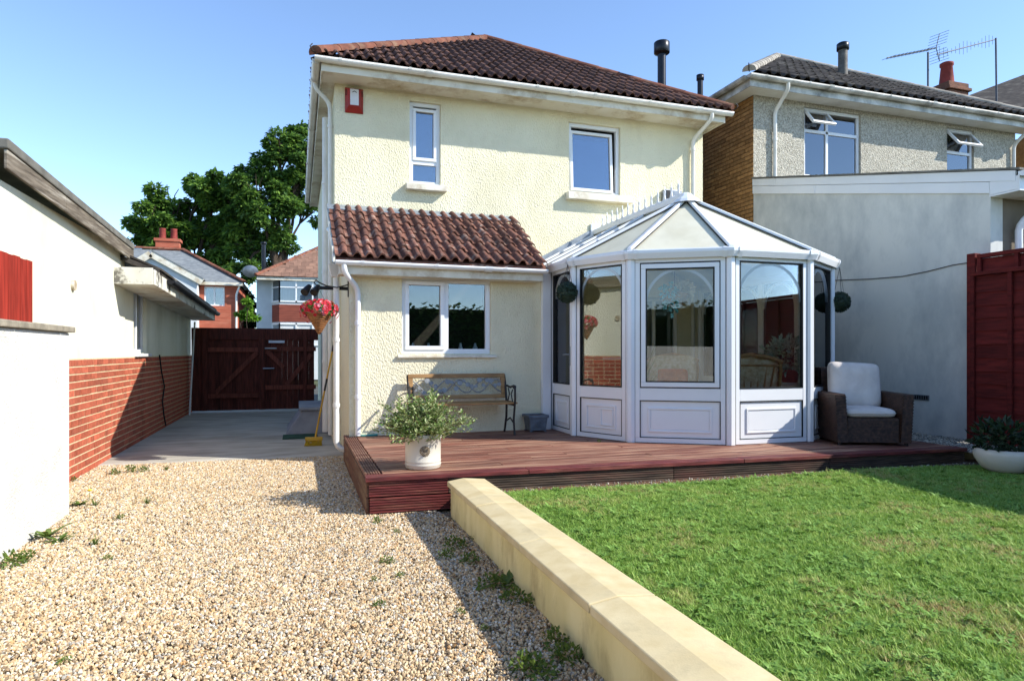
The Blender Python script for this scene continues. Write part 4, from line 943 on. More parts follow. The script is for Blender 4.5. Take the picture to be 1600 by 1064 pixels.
# outhouse pitched roof with overhanging eave
EXO = GX + .47
def oz(y): return 2.43 - (y - 9.6) * .026
m = MB(); ys = (9.9, 16.2)
m.hexa([(EXO, ys[0], oz(ys[0]) - .02), (EXO, ys[1], oz(ys[1]) - .02), (-4.4, ys[1], 3.3), (-4.4, ys[0], 3.4)][::-1], [(EXO, ys[0], oz(ys[0]) + .04), (EXO, ys[1], oz(ys[1]) + .04), (-4.4, ys[1], 3.37), (-4.4, ys[0], 3.47)][::-1]); m.build('outhouse_roof', 'tile_grey', ga)
for k in range(9):
    y = 9.9 + k * .7; m = MB(); m.slab([(EXO + .03, y, oz(y) + .03), (EXO + .03, y + .69, oz(y + .69) + .03), (EXO - .5, y + .69, oz(y) + .26), (EXO - .5, y, oz(y) + .26)], (0, 0, .028)); m.build('eaves_tile', 'tile_grey', ga)
m = MB(); m.hexa([(GX, 9.6, oz(9.6) - .20), (EXO - .02, 9.6, oz(9.6) - .20), (EXO - .02, 16.15, oz(16.15) - .2), (GX, 16.15, oz(16.15) - .2)], [(GX, 9.6, oz(9.6) - .18), (EXO - .02, 9.6, oz(9.6) - .18), (EXO - .02, 16.15, oz(16.15) - .18), (GX, 16.15, oz(16.15) - .18)]); m.build('outhouse_soffit', 'white_paint', ga)
m = MB(); m.hexa([(EXO - .02, 9.6, oz(9.6) - .2), (EXO, 9.6, oz(9.6) - .2), (EXO, 16.15, oz(16.15) - .2), (EXO - .02, 16.15, oz(16.15) - .2)], [(EXO - .02, 9.6, oz(9.6) + .0), (EXO, 9.6, oz(9.6) + .0), (EXO, 16.15, oz(16.15) + .0), (EXO - .02, 16.15, oz(16.15) + .0)])
m.box(GX, EXO - .02, 9.58, 9.60, oz(9.6) - .2, oz(9.6) + .02); m.build('outhouse_fascia', 'flaky_white', ga, bev=.004)
gutter(ga, (EXO + .05, 10.4, oz(10.4) - .03), (EXO + .05, 16.2, oz(16.2) - .03), 'black', joints=2, brackets=5)
# brick base, laid brick by brick
def bricks(parent, P, u0, u1, v0, v1, ch, bl, mat, mortar, keep, proud=.012, split=0.0, near_last=False):
    me = MB().box(0, bl - .014, -.05, proud, 0, ch - .015).mesh('brick', mat); mh = MB().box(0, bl / 2 - .014, -.05, proud, 0, ch - .015).mesh('brick', mat)
    rest = MB(); k = 0; rows = int((v1 - v0) / ch)
    cand = []
    for r in range(rows):
        u = u0
        while u < u1 - .02:
            half = rnd.random() < split or (r % 2 and u == u0); L = bl / 2 if half else bl
            if u >= u0 - .001 and u + L <= u1 + .06: cand.append((u, v0 + r * ch, half))
            u += L
    cand.sort(key=lambda c: c[0])
    for u, v, half in cand:
        o = Vector(P(u, v)); ax = Vector(P(u + 1, v)) - o; az = Vector(P(u, v + 1)) - o; ay = ax.cross(az)
        if near_last: ay = -ay
        m4 = frame4(o + ay * rnd.uniform(-.003, .003), ax, ay, az)
        if k < keep: inst('brick', mh if half else me, m4, parent); k += 1
        else:
            L = (bl / 2 if half else bl) - .014
            rest.add([m4 @ Vector(q) for q in [(0, -.05, 0), (L, -.05, 0), (L, proud, 0), (0, proud, 0), (0, -.05, ch - .015), (L, -.05, ch - .015), (L, proud, ch - .015), (0, proud, ch - .015)]], [(0, 3, 2, 1), (4, 5, 6, 7), (0, 1, 5, 4), (1, 2, 6, 5), (2, 3, 7, 6), (3, 0, 4, 7)])
    if rest.v: tag(rest.build('bricks', mat, parent), kind='stuff')
pl = MB().box(GX - .1, GX + .004, GY0, GY2, -.05, BT).build('plinth', 'mortar', ga)
bricks(pl, lambda u, v: (GX + .004, u, v), 7.55, GY2, .0, BT, .08, .232, 'brick_red', 'mortar', 300, proud=.005, split=.25)
MB().tube([(GX + .03, 12.35, 1.3), (GX + .035, 12.5, 1.0), (GX + .035, 12.75, .75), (GX + .03, 12.6, .5), (GX + .035, 12.7, .25), (GX + .04, 12.85, .05)], .012, 6).build('trailing_cable', 'black', ga)

# =================================================================== GATE
GTY = 15.72
gt = thing('wooden_gate', (-.9, GTY, 0), 'dark brown boarded double gate with diagonal braces across the side passage', 'gate')
vb = MB().box(0, .1158, -.011, .011, 0, 1.80).mesh('gate_board', 'gate_wood'); x = -2.2
while x < .36:
    inst('gate_board', vb, Matrix.Translation((x, GTY + rnd.uniform(-.003, .003), .06 + rnd.uniform(-.004, .004))), gt); x += .1165
m = MB().box(-2.2, .45, GTY - .045, GTY - .013, 1.62, 1.88); m.build('top_board', 'gate_wood', gt, bev=.004)
for a, b in ((-1.98, -1.88), (-.82, -.70), (.12, .2)): MB().box(a, b, GTY - .075, GTY - .046, .06, 1.84).build('post', 'gate_wood', gt, bev=.004)
for a, b, z in ((-1.87, -.83, 1.40), (-1.87, -.83, .38), (-.69, .4, 1.42), (-.69, .4, .55)): MB().box(a, b, GTY - .06, GTY - .014, z - .05, z + .05).build('rail', 'gate_brace', gt, bev=.004)
for a, b in (((-1.72, .44), (-.86, 1.34)), ((-.3, 1.0), (-.66, 1.37)), ((-.25, .6), (.3, 1.3))): MB().bar((a[0], GTY - .037, a[1]), (b[0], GTY - .037, b[1]), .045, .10, up=(-(b[1] - a[1]), 0, b[0] - a[0])).build('brace', 'gate_brace', gt, bev=.004)
MB().box(-.62, -.28, GTY - .049, GTY - .046, 1.555, 1.61).build('name_plate', 'label_white', gt)
m = MB().box(-.7, -.45, GTY - .09, GTY - .07, 1.42, 1.45).tube([(-.74, GTY - .09, .98), (-.5, GTY - .09, .98)], .02, 8); m.build('bolt', 'metal_grey', gt)
MB().tube([(-2.12, GTY - .12, 2.0), (-2.17, GTY - .5, .02)], .018, 8).build('metal_pole', 'white_gutter', None, 'thin white metal pole leaning beside the brown gate', 'pole')
# doorstep with ramp by the house side
t = thing('door_ramp', (.1, 11.2, 0), 'grey concrete doorstep with sloping side by the house wall', 'step')
MB().slab([(-.18, 12.6, .014), (.5, 12.6, .014), (.5, 12.6, .40), (.08, 12.6, .40)], (0, -1.45, 0)).build('ramp_body', 'step_grey', t, bev=.01)
MB().box(.02, .5, 11.1, 12.65, .402, .45).build('top_slab', 'step_grey', t, bev=.008)
MB().box(-.22, .30, 10.55, 11.05, .016, .03).build('door_mat', 'mat_green', None, 'dark green door mat lying on the concrete path', 'mat')
# broom leaning on the wall
t = thing('broom', (.23, 10.35, 0), 'broom with yellow head and black banded handle leaning on the house wall', 'broom')
b0 = Vector((.24, 9.72, .13)); b1 = Vector((.50, 9.9, 1.45)); dd = b1 - b0
m = MB().tube([b0, b0 + dd * .5], .013, 8); m.build('handle', 'broom_yellow', t); MB().tube([b0 + dd * .5, b0 + dd * .63], .0145, 8).build('grip', 'black', t)
MB().tube([b0 + dd * .63, b0 + dd * .93], .013, 8).build('handle', 'broom_yellow', t); MB().tube([b0 + dd * .93, b1], .0145, 8).build('handle_tip', 'black', t)
m = MB().box(.10, .34, 9.68, 9.75, .09, .14); m.build('head', 'broom_yellow', t, bev=.01)
m = MB(); r_ = random.Random(2)
for k in range(160):
    x = r_.uniform(.11, .33); y = r_.uniform(9.69, 9.74); m.tube([(x, y, .09), (x + r_.uniform(-.03, .02), y + r_.uniform(-.03, .02), .017)], .003, 4, False)
m.build('bristles', 'bristle', t)

# =================================================================== NEIGHBOUR'S HOUSE
NX0, NX1, NY, NYB = 7.8, 14.45, 9.8, 17.5; NS = 5.98
nh = thing('neighbour_house', (11, 13, 0), 'pebbledashed neighbouring house with grey tiled roof and buff brick side', 'house')
nw1 = (8.93, 10.27, 4.60, 5.90); nw2 = (12.5, 13.25, 4.60, 5.90)
m = MB(); holewall(m, lambda u, v, d: (u, NY + d, v), NX0 + .0, NX1, 0, NS + .1, [nw1, nw2], .12); m.poly([(NX1, NY, 0), (NX1, NYB, 0), (NX1, NYB, NS), (NX1, NY, NS)]); m.build('wall', 'pebbledash', nh)
m = MB().box(NX0 + .004, NX0 + .1, NY + .003, NYB, 0, NS + .1); sw = m.build('side_wall', 'mortar_dark', nh)
bricks(sw, lambda u, v: (NX0 + .002, NY + .003 + u, v), .0, 2.4, 2.9, NS + .05, .075, .228, 'brick_buff', 'mortar_dark', 300, near_last=True)
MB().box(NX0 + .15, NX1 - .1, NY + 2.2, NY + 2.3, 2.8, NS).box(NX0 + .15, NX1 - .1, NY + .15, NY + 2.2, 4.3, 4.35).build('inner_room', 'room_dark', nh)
yw = NY + .045
def open_light(parent, x0, x1, z0, z1, y, ang_=38):
    """top-hung light standing open"""
    A = R(ang_); f = .045
    def q(x, s_, d): return (x, y - math.sin(A) * s_ - math.cos(A) * d, z1 - math.cos(A) * s_ + math.sin(A) * d)
    m = MB(); h = z1 - z0
    for a, b, c, d in ((x0, x1, 0, f), (x0, x1, h - f, h), (x0, x0 + f, f, h - f), (x1 - f, x1, f, h - f)):
        m.hexa([q(a, d, .0), q(b, d, .0), q(b, d, -.045), q(a, d, -.045)], [q(a, c, .0), q(b, c, .0), q(b, c, -.045), q(a, c, -.045)])
    o = m.build('open_light', 'upvc', parent, bev=.005)
    MB().poly([q(x0 + f, h - f, -.02), q(x1 - f, h - f, -.02), q(x1 - f, f, -.02), q(x0 + f, f, -.02)]).build('pane', 'glass_far', o)
xm = 9.50
o = window(nh, *nw1, yw, mull=(xm,), trans=[(nw1[0] + .06, nw1[1] - .06, 5.48)], gl='glass_up', sash=[])
open_light(o, nw1[0] + .04, xm, 5.50, 5.87, yw - .01)
MB().poly([(nw1[0], yw + .3, 4.6), (9.35, yw + .3, 4.6), (9.25, yw + .3, 5.5), (nw1[0], yw + .3, 5.5)]).build('curtain', 'curtain', o); MB().poly([(9.75, yw + .34, 4.6), (nw1[1], yw + .34, 4.6), (nw1[1], yw + .34, 5.9), (9.85, yw + .34, 5.9)]).build('curtain', 'curtain', o)
o = window(nh, *nw2, yw, trans=[(nw2[0] + .06, nw2[1] - .06, 5.42)], gl='glass_up'); open_light(o, nw2[0] + .04, nw2[1] - .04, 5.44, 5.87, yw - .01)
MB().poly([(nw2[0], yw + .3, 4.6), (nw2[1], yw + .3, 4.6), (nw2[1], yw + .3, 5.45), (nw2[0], yw + .3, 5.45)]).build('curtain', 'curtain', o)
nEY = NY - .42; nEX0, nEX1 = NX0 - .42, NX1 + .3; nZ = NS + .14
m = MB(); m.box(nEX0 + .08, nEX1 - .08, nEY + .07, NY + .01, NS, NS + .02); m.box(nEX0 + .08, NX0 + .01, NY + .01, NYB, NS, NS + .02); m.build('soffit', 'white_gutter', nh)
m = MB(); m.box(nEX0 + .06, nEX1 - .06, nEY + .05, nEY + .07, NS - .03, NS + .16); m.box(nEX0 + .06, nEX0 + .08, nEY + .073, NYB, NS - .03, NS + .16); m.build('fascia', 'grey_gutter', nh, bev=.004)
gutter(nh, (nEX0 - .02, nEY - .02, nZ), (nEX1 + .02, nEY - .02, nZ), 'grey_gutter', r=.062, joints=3, brackets=8)
gutter(nh, (nEX0 - .01, NYB, nZ), (nEX0 - .01, nEY + .05, nZ), 'grey_gutter', r=.062, joints=2, brackets=5)
def nroof(y): return 4.46 - (9.8 - y) * .2293
for px_ in (1211, 1584):
    x = Yp(px_, 200, NY - .05).x; pipe(nh, [(x - .05, nEY - .02, nZ - .03), (x - .05, nEY - .02, nZ - .16), (x, NY - .05, nZ - .42), (x, NY - .05, nroof(9.75) + .04)], clips=[(x, NY - .05, 5.2)], mat='white_gutter')
nAX = (nEX0 + nEX1) / 2; nAY = nEY + (nEX1 - nEX0) / 2; np_ = math.tan(R(32.5)); nZE = nZ + .03; nAZ = nZE + (nAX - nEX0) * np_
m = MB(); m.add([(nEX0, nEY, nZE - .02), (nEX1, nEY, nZE - .02), (nEX1, NYB + .4, nZE - .02), (nEX0, NYB + .4, nZE - .02), (nAX, nAY, nAZ - .02), (nAX, NYB - 1, nAZ - .02)], [(0, 1, 4), (1, 2, 5, 4), (2, 3, 5), (3, 0, 4, 5)]); nr = m.build('roof', 'tile_grey', nh)
cs2, sn2 = math.cos(R(32.5)), math.sin(R(32.5)); nW = nEX1 - nEX0
tm_g = tile_mesh(.37, 'tile_grey', .21)
tiles_on(nr, (nEX0, nEY - .03, nZE), (1, 0, 0), (0, cs2, sn2), nW, 15, .30, .21, lambda x, y: min(x, nW - x) > (y + .05) * cs2 + .06, tm_g, 0, 'tile_grey')
ridge_run(nr, (nEX0 - .02, nEY - .02, nZE + .03), (nAX, nAY, nAZ + .03), 'hip_grey'); ridge_run(nr, (nEX1 + .02, nEY - .02, nZE + .03), (nAX, nAY, nAZ + .03), 'hip_grey')
MB().tube([(nEX0, nEY, nZE + .02), (nEX0 - .05, nEY - .05, nZE + .03), (nEX0 - .05, nEY - .05, nZE + .14)], .009, 6).build('hip_hook', 'iron', nr)
# rear extension of the neighbour: smooth white side wall under a falling boarded verge
EYR = 5.57
m = MB(); m.slab([(NX0, EYR, 0), (NX0, NY, 0), (NX0, NY, nroof(NY) - .1), (NX0, EYR, nroof(EYR) - .1)], (.2, 0, 0)); m.build('extension_wall', 'ext_render', nh)
MB().box(NX0 + .2, NX1, EYR + .003, EYR + .2, 0, nroof(EYR) - .1).build('extension_rear_wall', 'shaded_render', nh)  # this wall's shade is painted in through its darker render
for k, (a, b, c, d) in enumerate(((EYR - .0, 8.3, -.13, -.265), (8.305, NY - .004, -.13, -.265), (EYR - .3, 9.2, 0, -.125), (9.205, NY - .004, 0, -.125))):
    m = MB(); t_ = .025 if c else .03; m.hexa([(NX0 - t_, a, nroof(a) + d), (NX0 - .002, a, nroof(a) + d), (NX0 - .002, b, nroof(b) + d), (NX0 - t_, b, nroof(b) + d)], [(NX0 - t_, a, nroof(a) + c), (NX0 - .002, a, nroof(a) + c), (NX0 - .002, b, nroof(b) + c), (NX0 - t_, b, nroof(b) + c)]); m.build('verge_board', 'upvc', nh, bev=.004)
m = MB(); e = EYR - .36; m.hexa([(NX0 - .05, e, nroof(e) + .005), (NX1 + .2, e, nroof(e) + .005), (NX1 + .2, NY - .003, nroof(NY) + .005), (NX0 - .05, NY - .003, nroof(NY) + .005)], [(NX0 - .05, e, nroof(e) + .03), (NX1 + .2, e, nroof(e) + .03), (NX1 + .2, NY - .003, nroof(NY) + .03), (NX0 - .05, NY - .003, nroof(NY) + .03)]); m.build('extension_roof', 'felt', nh)
m = MB(); m.box(NX0 - .024, NX1, EYR - .33, EYR, nroof(EYR) - .31, nroof(EYR) - .29).box(NX0 - .032, NX1, EYR - .35, EYR - .33, nroof(EYR) - .31, nroof(EYR) - .09).box(NX0 - .0235, NX0 - .005, EYR - .328, EYR - .002, nroof(EYR) - .288, nroof(EYR) - .13); m.build('box_eave', 'upvc', nh, bev=.004)
gutter(nh, (NX0 - .06, EYR - .41, nroof(EYR) - .1), (NX1, EYR - .41, nroof(EYR) - .1), 'upvc', joints=2, brackets=5, name='extension_gutter')
px_ = Yp(1592, 350, EYR - .06); pipe(nh, [(px_.x + .25, EYR - .41, nroof(EYR) - .14), (px_.x + .22, EYR - .38, nroof(EYR) - .25), (px_.x, EYR - .06, nroof(EYR) - .62), (px_.x, EYR - .06, .2)], mat='upvc', r=.04)
# roof flue, wall vent, cable
t = thing('clay_flue', (11.15, 11.1, 7.2), 'mottled grey flue pipe with dark cap on the neighbouring roof', 'flue')
fp = Yp(1317, 118, 11.1); zt = Yp(1317, 68, 11.1).z
MB().tube([(fp.x, 11.1, 6.9), (fp.x, 11.1, zt - .14)], .095, 16).build('pipe', 'flue_grey', t); MB().lathe((fp.x, 11.1, zt - .16), [(.1, 0), (.125, .01), (.125, .14), (.1, .16), (0, .16)], 18).build('cap', 'flue', t)
v = Xp(1440, 621, NX0)
t = thing('air_brick', (NX0, v.y, v.z), 'small grey air brick low in the neighbouring white wall', 'vent')
MB().box(NX0 - .012, NX0 + .0, v.y - .11, v.y + .11, v.z - .035, v.z + .035).build('frame', 'metal_grey', t)
for k in range(6): MB().box(NX0 - .014, NX0 - .0125, v.y - .095 + k * .033, v.y - .075 + k * .033, v.z - .024, v.z + .024).build('slot', 'black', t)
pts = [Xp(a, b, NX0 - .012) for a, b in ((1305, 438), (1360, 436), (1410, 432), (1450, 424), (1490, 414), (1525, 409))]
MB().tube(pts, .006, 5).build('wall_cable', 'cable', None, 'thin sagging cable across the neighbouring white wall', 'cable')
# third house further right
t = thing('far_roof_house', (18, 12, 0), 'brick house with slate roof beyond the pebbledashed neighbour', 'house')
MB().box(15.6, 22, 10.2, 16, 0, 6.2).build('wall', 'brick_buff', t)
m = MB(); a = Yp(1504, 153, 13.0); b = Yp(1720, 72, 13.0)
m.add([(15.3, 10.0, 6.2), (24, 10.0, 6.2), b, a], [(0, 1, 2), (0, 2, 3)]); m.build('roof', 'tile_grey', t)
rr = MB()
t = thing('chimney_stack', (15.0, 11.6, 6.5), 'red brick chimney stack with tall maroon pot behind the neighbouring roof', 'chimney')
c = Yp(1480, 150, 11.8)
m = MB().box(c.x - .32, c.x + .32, 11.5, 12.1, 5.8, c.z + .02).box(c.x - .37, c.x + .37, 11.45, 12.15, c.z + .021, c.z + .10).box(c.x - .33, c.x + .33, 11.5, 12.1, c.z + .101, c.z + .22); m.build('stack', 'brick_stack', t, bev=.015)
z = c.z + .22; MB().lathe((c.x - .02, 11.8, z), [(.17, 0), (.165, .06), (.125, .48), (.15, .5), (.15, .56), (.11, .58), (.1, .2)], 18).build('pot', 'terracotta', t)
def yagi(name, mast_px, boom, Yd, label, n, flip):
    p0 = Yp(*mast_px[0], Yd); p1 = Yp(*mast_px[1], Yd); t = thing(name, p0, label, 'aerial', None)
    MB().tube([p0 - Vector((0, 0, 1.2)), p1], .022, 8).build('mast', 'aerial', t)
    a = Yp(*boom[0], Yd + .1); b = Yp(*boom[1], Yd - .5); MB().tube([a, b], .014, 6).build('boom', 'aerial', t)
    d = (b - a).normalized(); up = Vector((0, 0, 1)) if flip else d.cross(Vector((0, 0, 1))).normalized()
    for k in range(n):
        c_ = a.lerp(b, .06 + .9 * k / (n - 1)); h = .16 if not flip else .11 + .05 * math.sin(k); MB().tube([c_ - up * h, c_ + up * h], .005, 4).build('element', 'aerial', t)
    return t, a, d
t, a, d = yagi('television_aerial', ((1450, 140), (1450, 82)), ((1462, 76), (1386, 91)), 11.9, 'short television aerial with bent reflector beside a maroon chimney pot', 13, False)
for s_ in (1, -1):
    q = a - d * .03; m = MB()
    e = q + Vector((.0, 0, .34 * s_)) - d * .18
    m.tube([q, e], .01, 5)
    for k in range(5):
        c_ = q.lerp(e, .2 + .2 * k); sd = d.cross(Vector((0, 0, 1))).normalized(); m.tube([c_ - sd * .22, c_ + sd * .22], .005, 4)
    m.build('reflector', 'aerial', t)
yagi('television_aerial', ((1558, 168), (1556, 60)), ((1556, 62), (1464, 86)), 11.9, 'long-boom television aerial on a tall mast over the slate roof', 15, True)

# =================================================================== FENCES ON THE RIGHT
FX = 7.45
def lap_panel(y1, y0, z0, z1, x, label, n=13, mid=1):
    t = thing('lap_fence_panel', (x, (y0 + y1) / 2, z0), label, 'fence', 'lapped fence panels along the garden')
    h = (z1 - z0 - .08) / n; me = {}
    for k in range(n):
        zz = z0 + .02 + k * h; m = MB(); seg = 7; lo = []; hi = []
        r_ = random.Random(k + int(y1 * 10))
        for j in range(seg + 1):
            yy = y0 + (y1 - y0) * j / seg; lo.append((x - .016 + r_.uniform(-.002, .002), yy, zz - .02 + r_.uniform(-.012, .012))); hi.append((x + .004, yy, zz + h + .012))
        vs = lo + hi + [(p_[0] + .010, p_[1], p_[2]) for p_ in lo] + [(p_[0] + .010, p_[1], p_[2]) for p_ in hi]; q = seg + 1
        f = [(j + 1, j, q + j, q + j + 1) for j in range(seg)] + [(2 * q + j, 2 * q + j + 1, 3 * q + j + 1, 3 * q + j) for j in range(seg)] + [(j, j + 1, 2 * q + j + 1, 2 * q + j) for j in range(seg)]
        m.add(vs, f); m.build('slat', 'fence_red', t)
    for yy in (y0 + .02, y1 - .02, y1 - .44, y1 - .90, y1 - 1.36): MB().box(x - .05, x - .018, yy - .022, yy + .022, z0, z1 - .045).build('batten', 'fence_red', t, bev=.003)
    MB().box(x - .055, x + .025, y0, y1, z1 - .044, z1).build('capping', 'fence_red', t, bev=.004)
    return t
lap_panel(5.52, 3.69, .22, 2.27, FX, 'dark red lapped fence panel ending beside the neighbouring white wall')
lap_panel(3.68, 1.85, .22, 2.27, FX, 'dark red lapped fence panel, second from the neighbouring white wall')
lap_panel(1.84, 0.0, .22, 2.27, FX, 'dark red lapped fence panel, third from the neighbouring white wall')
lap_panel(-.01, -1.84, .22, 2.27, FX, 'dark red lapped fence panel, fourth from the neighbouring white wall')
lap_panel(5.6, 3.78, .5, 2.50, FX + .22, 'taller red fence panel rising behind the lapped fence')
MB().box(FX + .16, FX + .26, 5.62, 5.72, .2, 2.52).build('fence_post', 'fence_red', None, 'square red fence post against the neighbouring white wall', 'fence post', bev=.005)
t = thing('reflection_hedge', (0, -14, 0), 'made-up clipped green hedge behind the camera, added to darken window reflections', 'hedge'); m = MB();  # unseen hedge, added so the panes reflect something dark
m.box(-12, 12, -15.2, -14.2, 0, 3.4); m.build('hedge_body', 'hedge', t); m = MB(); r_ = random.Random(8)
for k in range(5000): m.leaf((r_.uniform(-12, 12), -14.2 + r_.uniform(-.1, .15), r_.uniform(0, 3.6)), (r_.uniform(-1, 1), 1, r_.uniform(-1, 1)), (0, 0, 1), .3, .2)
m.build('leaves', 'leaf_tree2', t)
t = thing('reflection_outbuilding', (2, -11, 0), 'made-up white boarded outbuilding with grey gabled roof, added behind the camera for reflections', 'outbuilding')  # unseen building, made up to shape what the windows reflect
m = MB().slab([(-3.2, -9.6, 0), (3.6, -9.6, 0), (3.6, -9.6, 2.5), (.2, -9.6, 4.4), (-3.2, -9.6, 2.5)], (0, -4, 0)); m.build('wall', 'ext_render', t)
for s_ in (-1, 1): MB().slab([(.2, -9.3, 4.5), (.2 + s_ * 3.8, -9.3, 2.38), (.2 + s_ * 3.8, -13.8, 2.38), (.2, -13.8, 4.5)], (0, 0, .1)).build('roof', 'slate_far', t)
for k in range(14): MB().box(-3.2, 3.6, -9.6, -9.585, .3 + k * .15, .43 + k * .15).build('cladding_board', 'far_white', t)
MB().box(-1.0, .9, -9.58, -9.56, .1, 2.1).build('door', 'maroon', t)

# =================================================================== FAR HOUSES AND TREES
fa = thing('brick_house', (-5, 36, 0), 'orange brick house with slate roof and white gable beyond the gate', 'house')
Yd = 34.0
m = MB(); holewall(m, lambda u, v, d: (u, Yd + d, v), -8.5, -2.72, 0, 4.6, [(-4.22, -3.32, 3.3 + .25, 4.47), (-6.2, -5.05, 3.3, 4.5)], .12); m.poly([(-2.72, Yd, 0), (-2.72, Yd + 8, 0), (-2.72, Yd + 8, 4.6), (-2.72, Yd, 4.6)]); m.build('wall', 'far_brick', fa)
MB().box(-8.4, -2.8, Yd + 1.5, Yd + 1.6, 0, 4.6).build('inner_room', 'room_dark', fa)
for a, b, c, d in ((-4.22, -3.32, 3.55, 4.47), (-6.2, -5.05, 3.3, 4.5)):
    o = window(fa, a, b, c, d, Yd + .04, mull=((a + b) / 2,), fw=.07, gl='glass_far')
    m = MB(); m.poly([(a, Yd + .25, c), (a + .35, Yd + .25, c), (a + .1, Yd + .25, d), (a, Yd + .25, d)]); m.poly([(b, Yd + .25, c), (b - .35, Yd + .25, c), (b - .02, Yd + .25, d)]); m.build('curtain', 'curtain', o)
MB().box(-4.85, -2.5, Yd - .3, Yd + .0, 4.52, 4.66).build('fascia', 'white_paint', fa)
pA = Yp(285, 391, 37.5)
m = MB(); m.add([(-8.5, Yd - .3, 4.66), (-2.45, Yd - .3, 4.66), (-2.45, Yd + 8, 4.66), (pA.x, 37.7, pA.z), (pA.x - 3, 37.7, pA.z)], [(0, 1, 3, 4), (1, 2, 3)]); rf2 = m.build('roof', 'slate_far', fa)
ridge_run(rf2, (-2.42, Yd - .32, 4.70), (pA.x, 37.7, pA.z + .04), 'hip_tile', r=.12); ridge_run(rf2, (pA.x, 37.7, pA.z + .04), (pA.x - 3, 37.7, pA.z + .04), 'hip_tile', r=.12)
# projecting gable with white bargeboards
gx = [Yp(*p, Yd - .8) for p in ((236, 399), (313, 441), (150, 450))]
m = MB().slab([gx[0], (gx[1].x - .15, Yd - .8, gx[1].z), (gx[1].x - .15, Yd - .8, 0), (gx[2].x, Yd - .8, 0), (gx[2].x, Yd - .8, gx[2].z)], (0, .79, 0)); m.build('gable_wall', 'far_white', fa)
m = MB().bar(gx[0] + Vector((0, -.1, .05)), gx[1] + Vector((.1, -.1, 0)), .06, .30, up=(0, 0, 1)); m.bar(gx[0] + Vector((0, -.1, .05)), gx[2] + Vector((0, -.1, 0)), .06, .30); m.build('bargeboard', 'white_paint', fa)
m = MB().slab([gx[0] + Vector((0, -.15, .2)), gx[1] + Vector((.15, -.15, .12)), (gx[1].x + .15, 36.5, gx[1].z + .12), (gx[0].x, 37.4, gx[0].z + .2)], (0, 0, .06)); m.build('gable_roof', 'slate_far', fa)
c = Yp(263, 395, 38.2); m = MB().box(c.x - .55, c.x + .55, 37.9, 38.5, c.z - 1.2, c.z + .55).box(c.x - .62, c.x + .62, 37.85, 38.55, c.z + .551, c.z + .70); o = m.build('chimney', 'far_brick', fa)
for s_ in (-.27, .27): MB().lathe((c.x + s_, 38.2, c.z + .7), [(.17, 0), (.15, .5), (.17, .55), (.12, .56), (.1, .2)], 12).build('chimney_pot', 'terracotta', o)
pipe(fa, [(-2.66, Yd - .12, 4.5), (-2.8, Yd - .08, 4.1), (-2.8, Yd - .08, 0)], r=.05)

fb = thing('white_house', (1, 36, 0), 'white house with red tile-hung bay window and brown roof', 'house')
m = MB(); m.box(-1.9, 4, Yd, Yd + 7, 0, 4.98); m.build('wall', 'far_white', fb)
bx0, bx1 = Yp(425, 450, Yd - .6).x, 3.0; by = Yd - .65
def zy(py): return Yp(450, py, by).z
m = MB().slab([(bx0 + .35, by, 0), (bx1, by, 0), (bx1, Yd, 0), (bx0, Yd, 0)], (0, 0, zy(470) - .02)); m.build('bay_wall', 'far_white', fb)
m = MB().slab([(bx0 + .33, by - .03, zy(503)), (bx1, by - .03, zy(503)), (bx1, Yd - .01, zy(503)), (bx0 - .02, Yd - .01, zy(503))], (0, 0, zy(476) - zy(503))); m.build('tile_hanging', 'far_tilehang', fb)
for (za, zb) in ((zy(472), zy(436)), (zy(540), zy(505))):
    m = MB(); t_ = .07
    def fq(a, b, x0, x1):    # a, b ends in plan
        for u0, u1, v0, v1 in ((0, 1, za, za + t_), (0, 1, zb - t_, zb), (0, 1, za + (zb - za) * .62, za + (zb - za) * .62 + .05)): m.bar(Vector(a).lerp(Vector(b), u0) + Vector((0, 0, (v0 + v1) / 2)), Vector(a).lerp(Vector(b), u1) + Vector((0, 0, (v0 + v1) / 2)), .07, v1 - v0)
        for k in range(x1): p_ = Vector(a).lerp(Vector(b), k / (x1 - 1)); m.bar(p_ + Vector((0, 0, za)), p_ + Vector((0, 0, zb)), .07, .07)
    fq((bx0 + .34, by - .02, 0), (bx1, by - .02, 0), 0, 6); fq((bx0, Yd - .02, 0), (bx0 + .34, by - .02, 0), 0, 2)
    o = m.build('bay_window', 'upvc', fb)
    MB().poly([(bx0 + .34, by + .01, za), (bx1, by + .01, za), (bx1, by + .01, zb), (bx0 + .34, by + .01, zb)]).poly([(bx0, Yd, za), (bx0 + .34, by + .01, za), (bx0 + .34, by + .01, zb), (bx0, Yd, zb)]).build('pane', 'glass_far', o)
    MB().poly([(bx0 + .36, by + .2, za), (bx1, by + .2, za), (bx1, by + .2, zb), (bx0 + .36, by + .2, zb)]).build('net_curtain', 'curtain', o)
eA = Yp(401, 432, Yd - .8); eB = Yp(489, 379, Yd + 3)
m = MB().box(eA.x, 4.5, Yd - .8, Yd - .75, eA.z - .14, eA.z); m.build('fascia', 'white_paint', fb)
m = MB(); apex = Vector((eA.x + 3.6, Yd + 2.9, eA.z + 2.35)); m.add([(eA.x - .05, Yd - .85, eA.z), (5, Yd - .85, eA.z), (5, apex.y, apex.z), apex, (eA.x - .05, Yd + 7, eA.z)], [(0, 1, 2, 3), (0, 3, 4)]); rf3 = m.build('roof', 'far_tile', fb)
vb = MB().slab([(0, 0, 0), (.36, 0, 0), (.36, .42, .012), (0, .42, .012)], (0, 0, .03)).mesh('tile', 'far_tile')
ux = Vector((1, 0, 0)); uyv = (Vector((0, apex.y - Yd + .85, apex.z - eA.z))).normalized(); nzv = ux.cross(uyv); k = 0
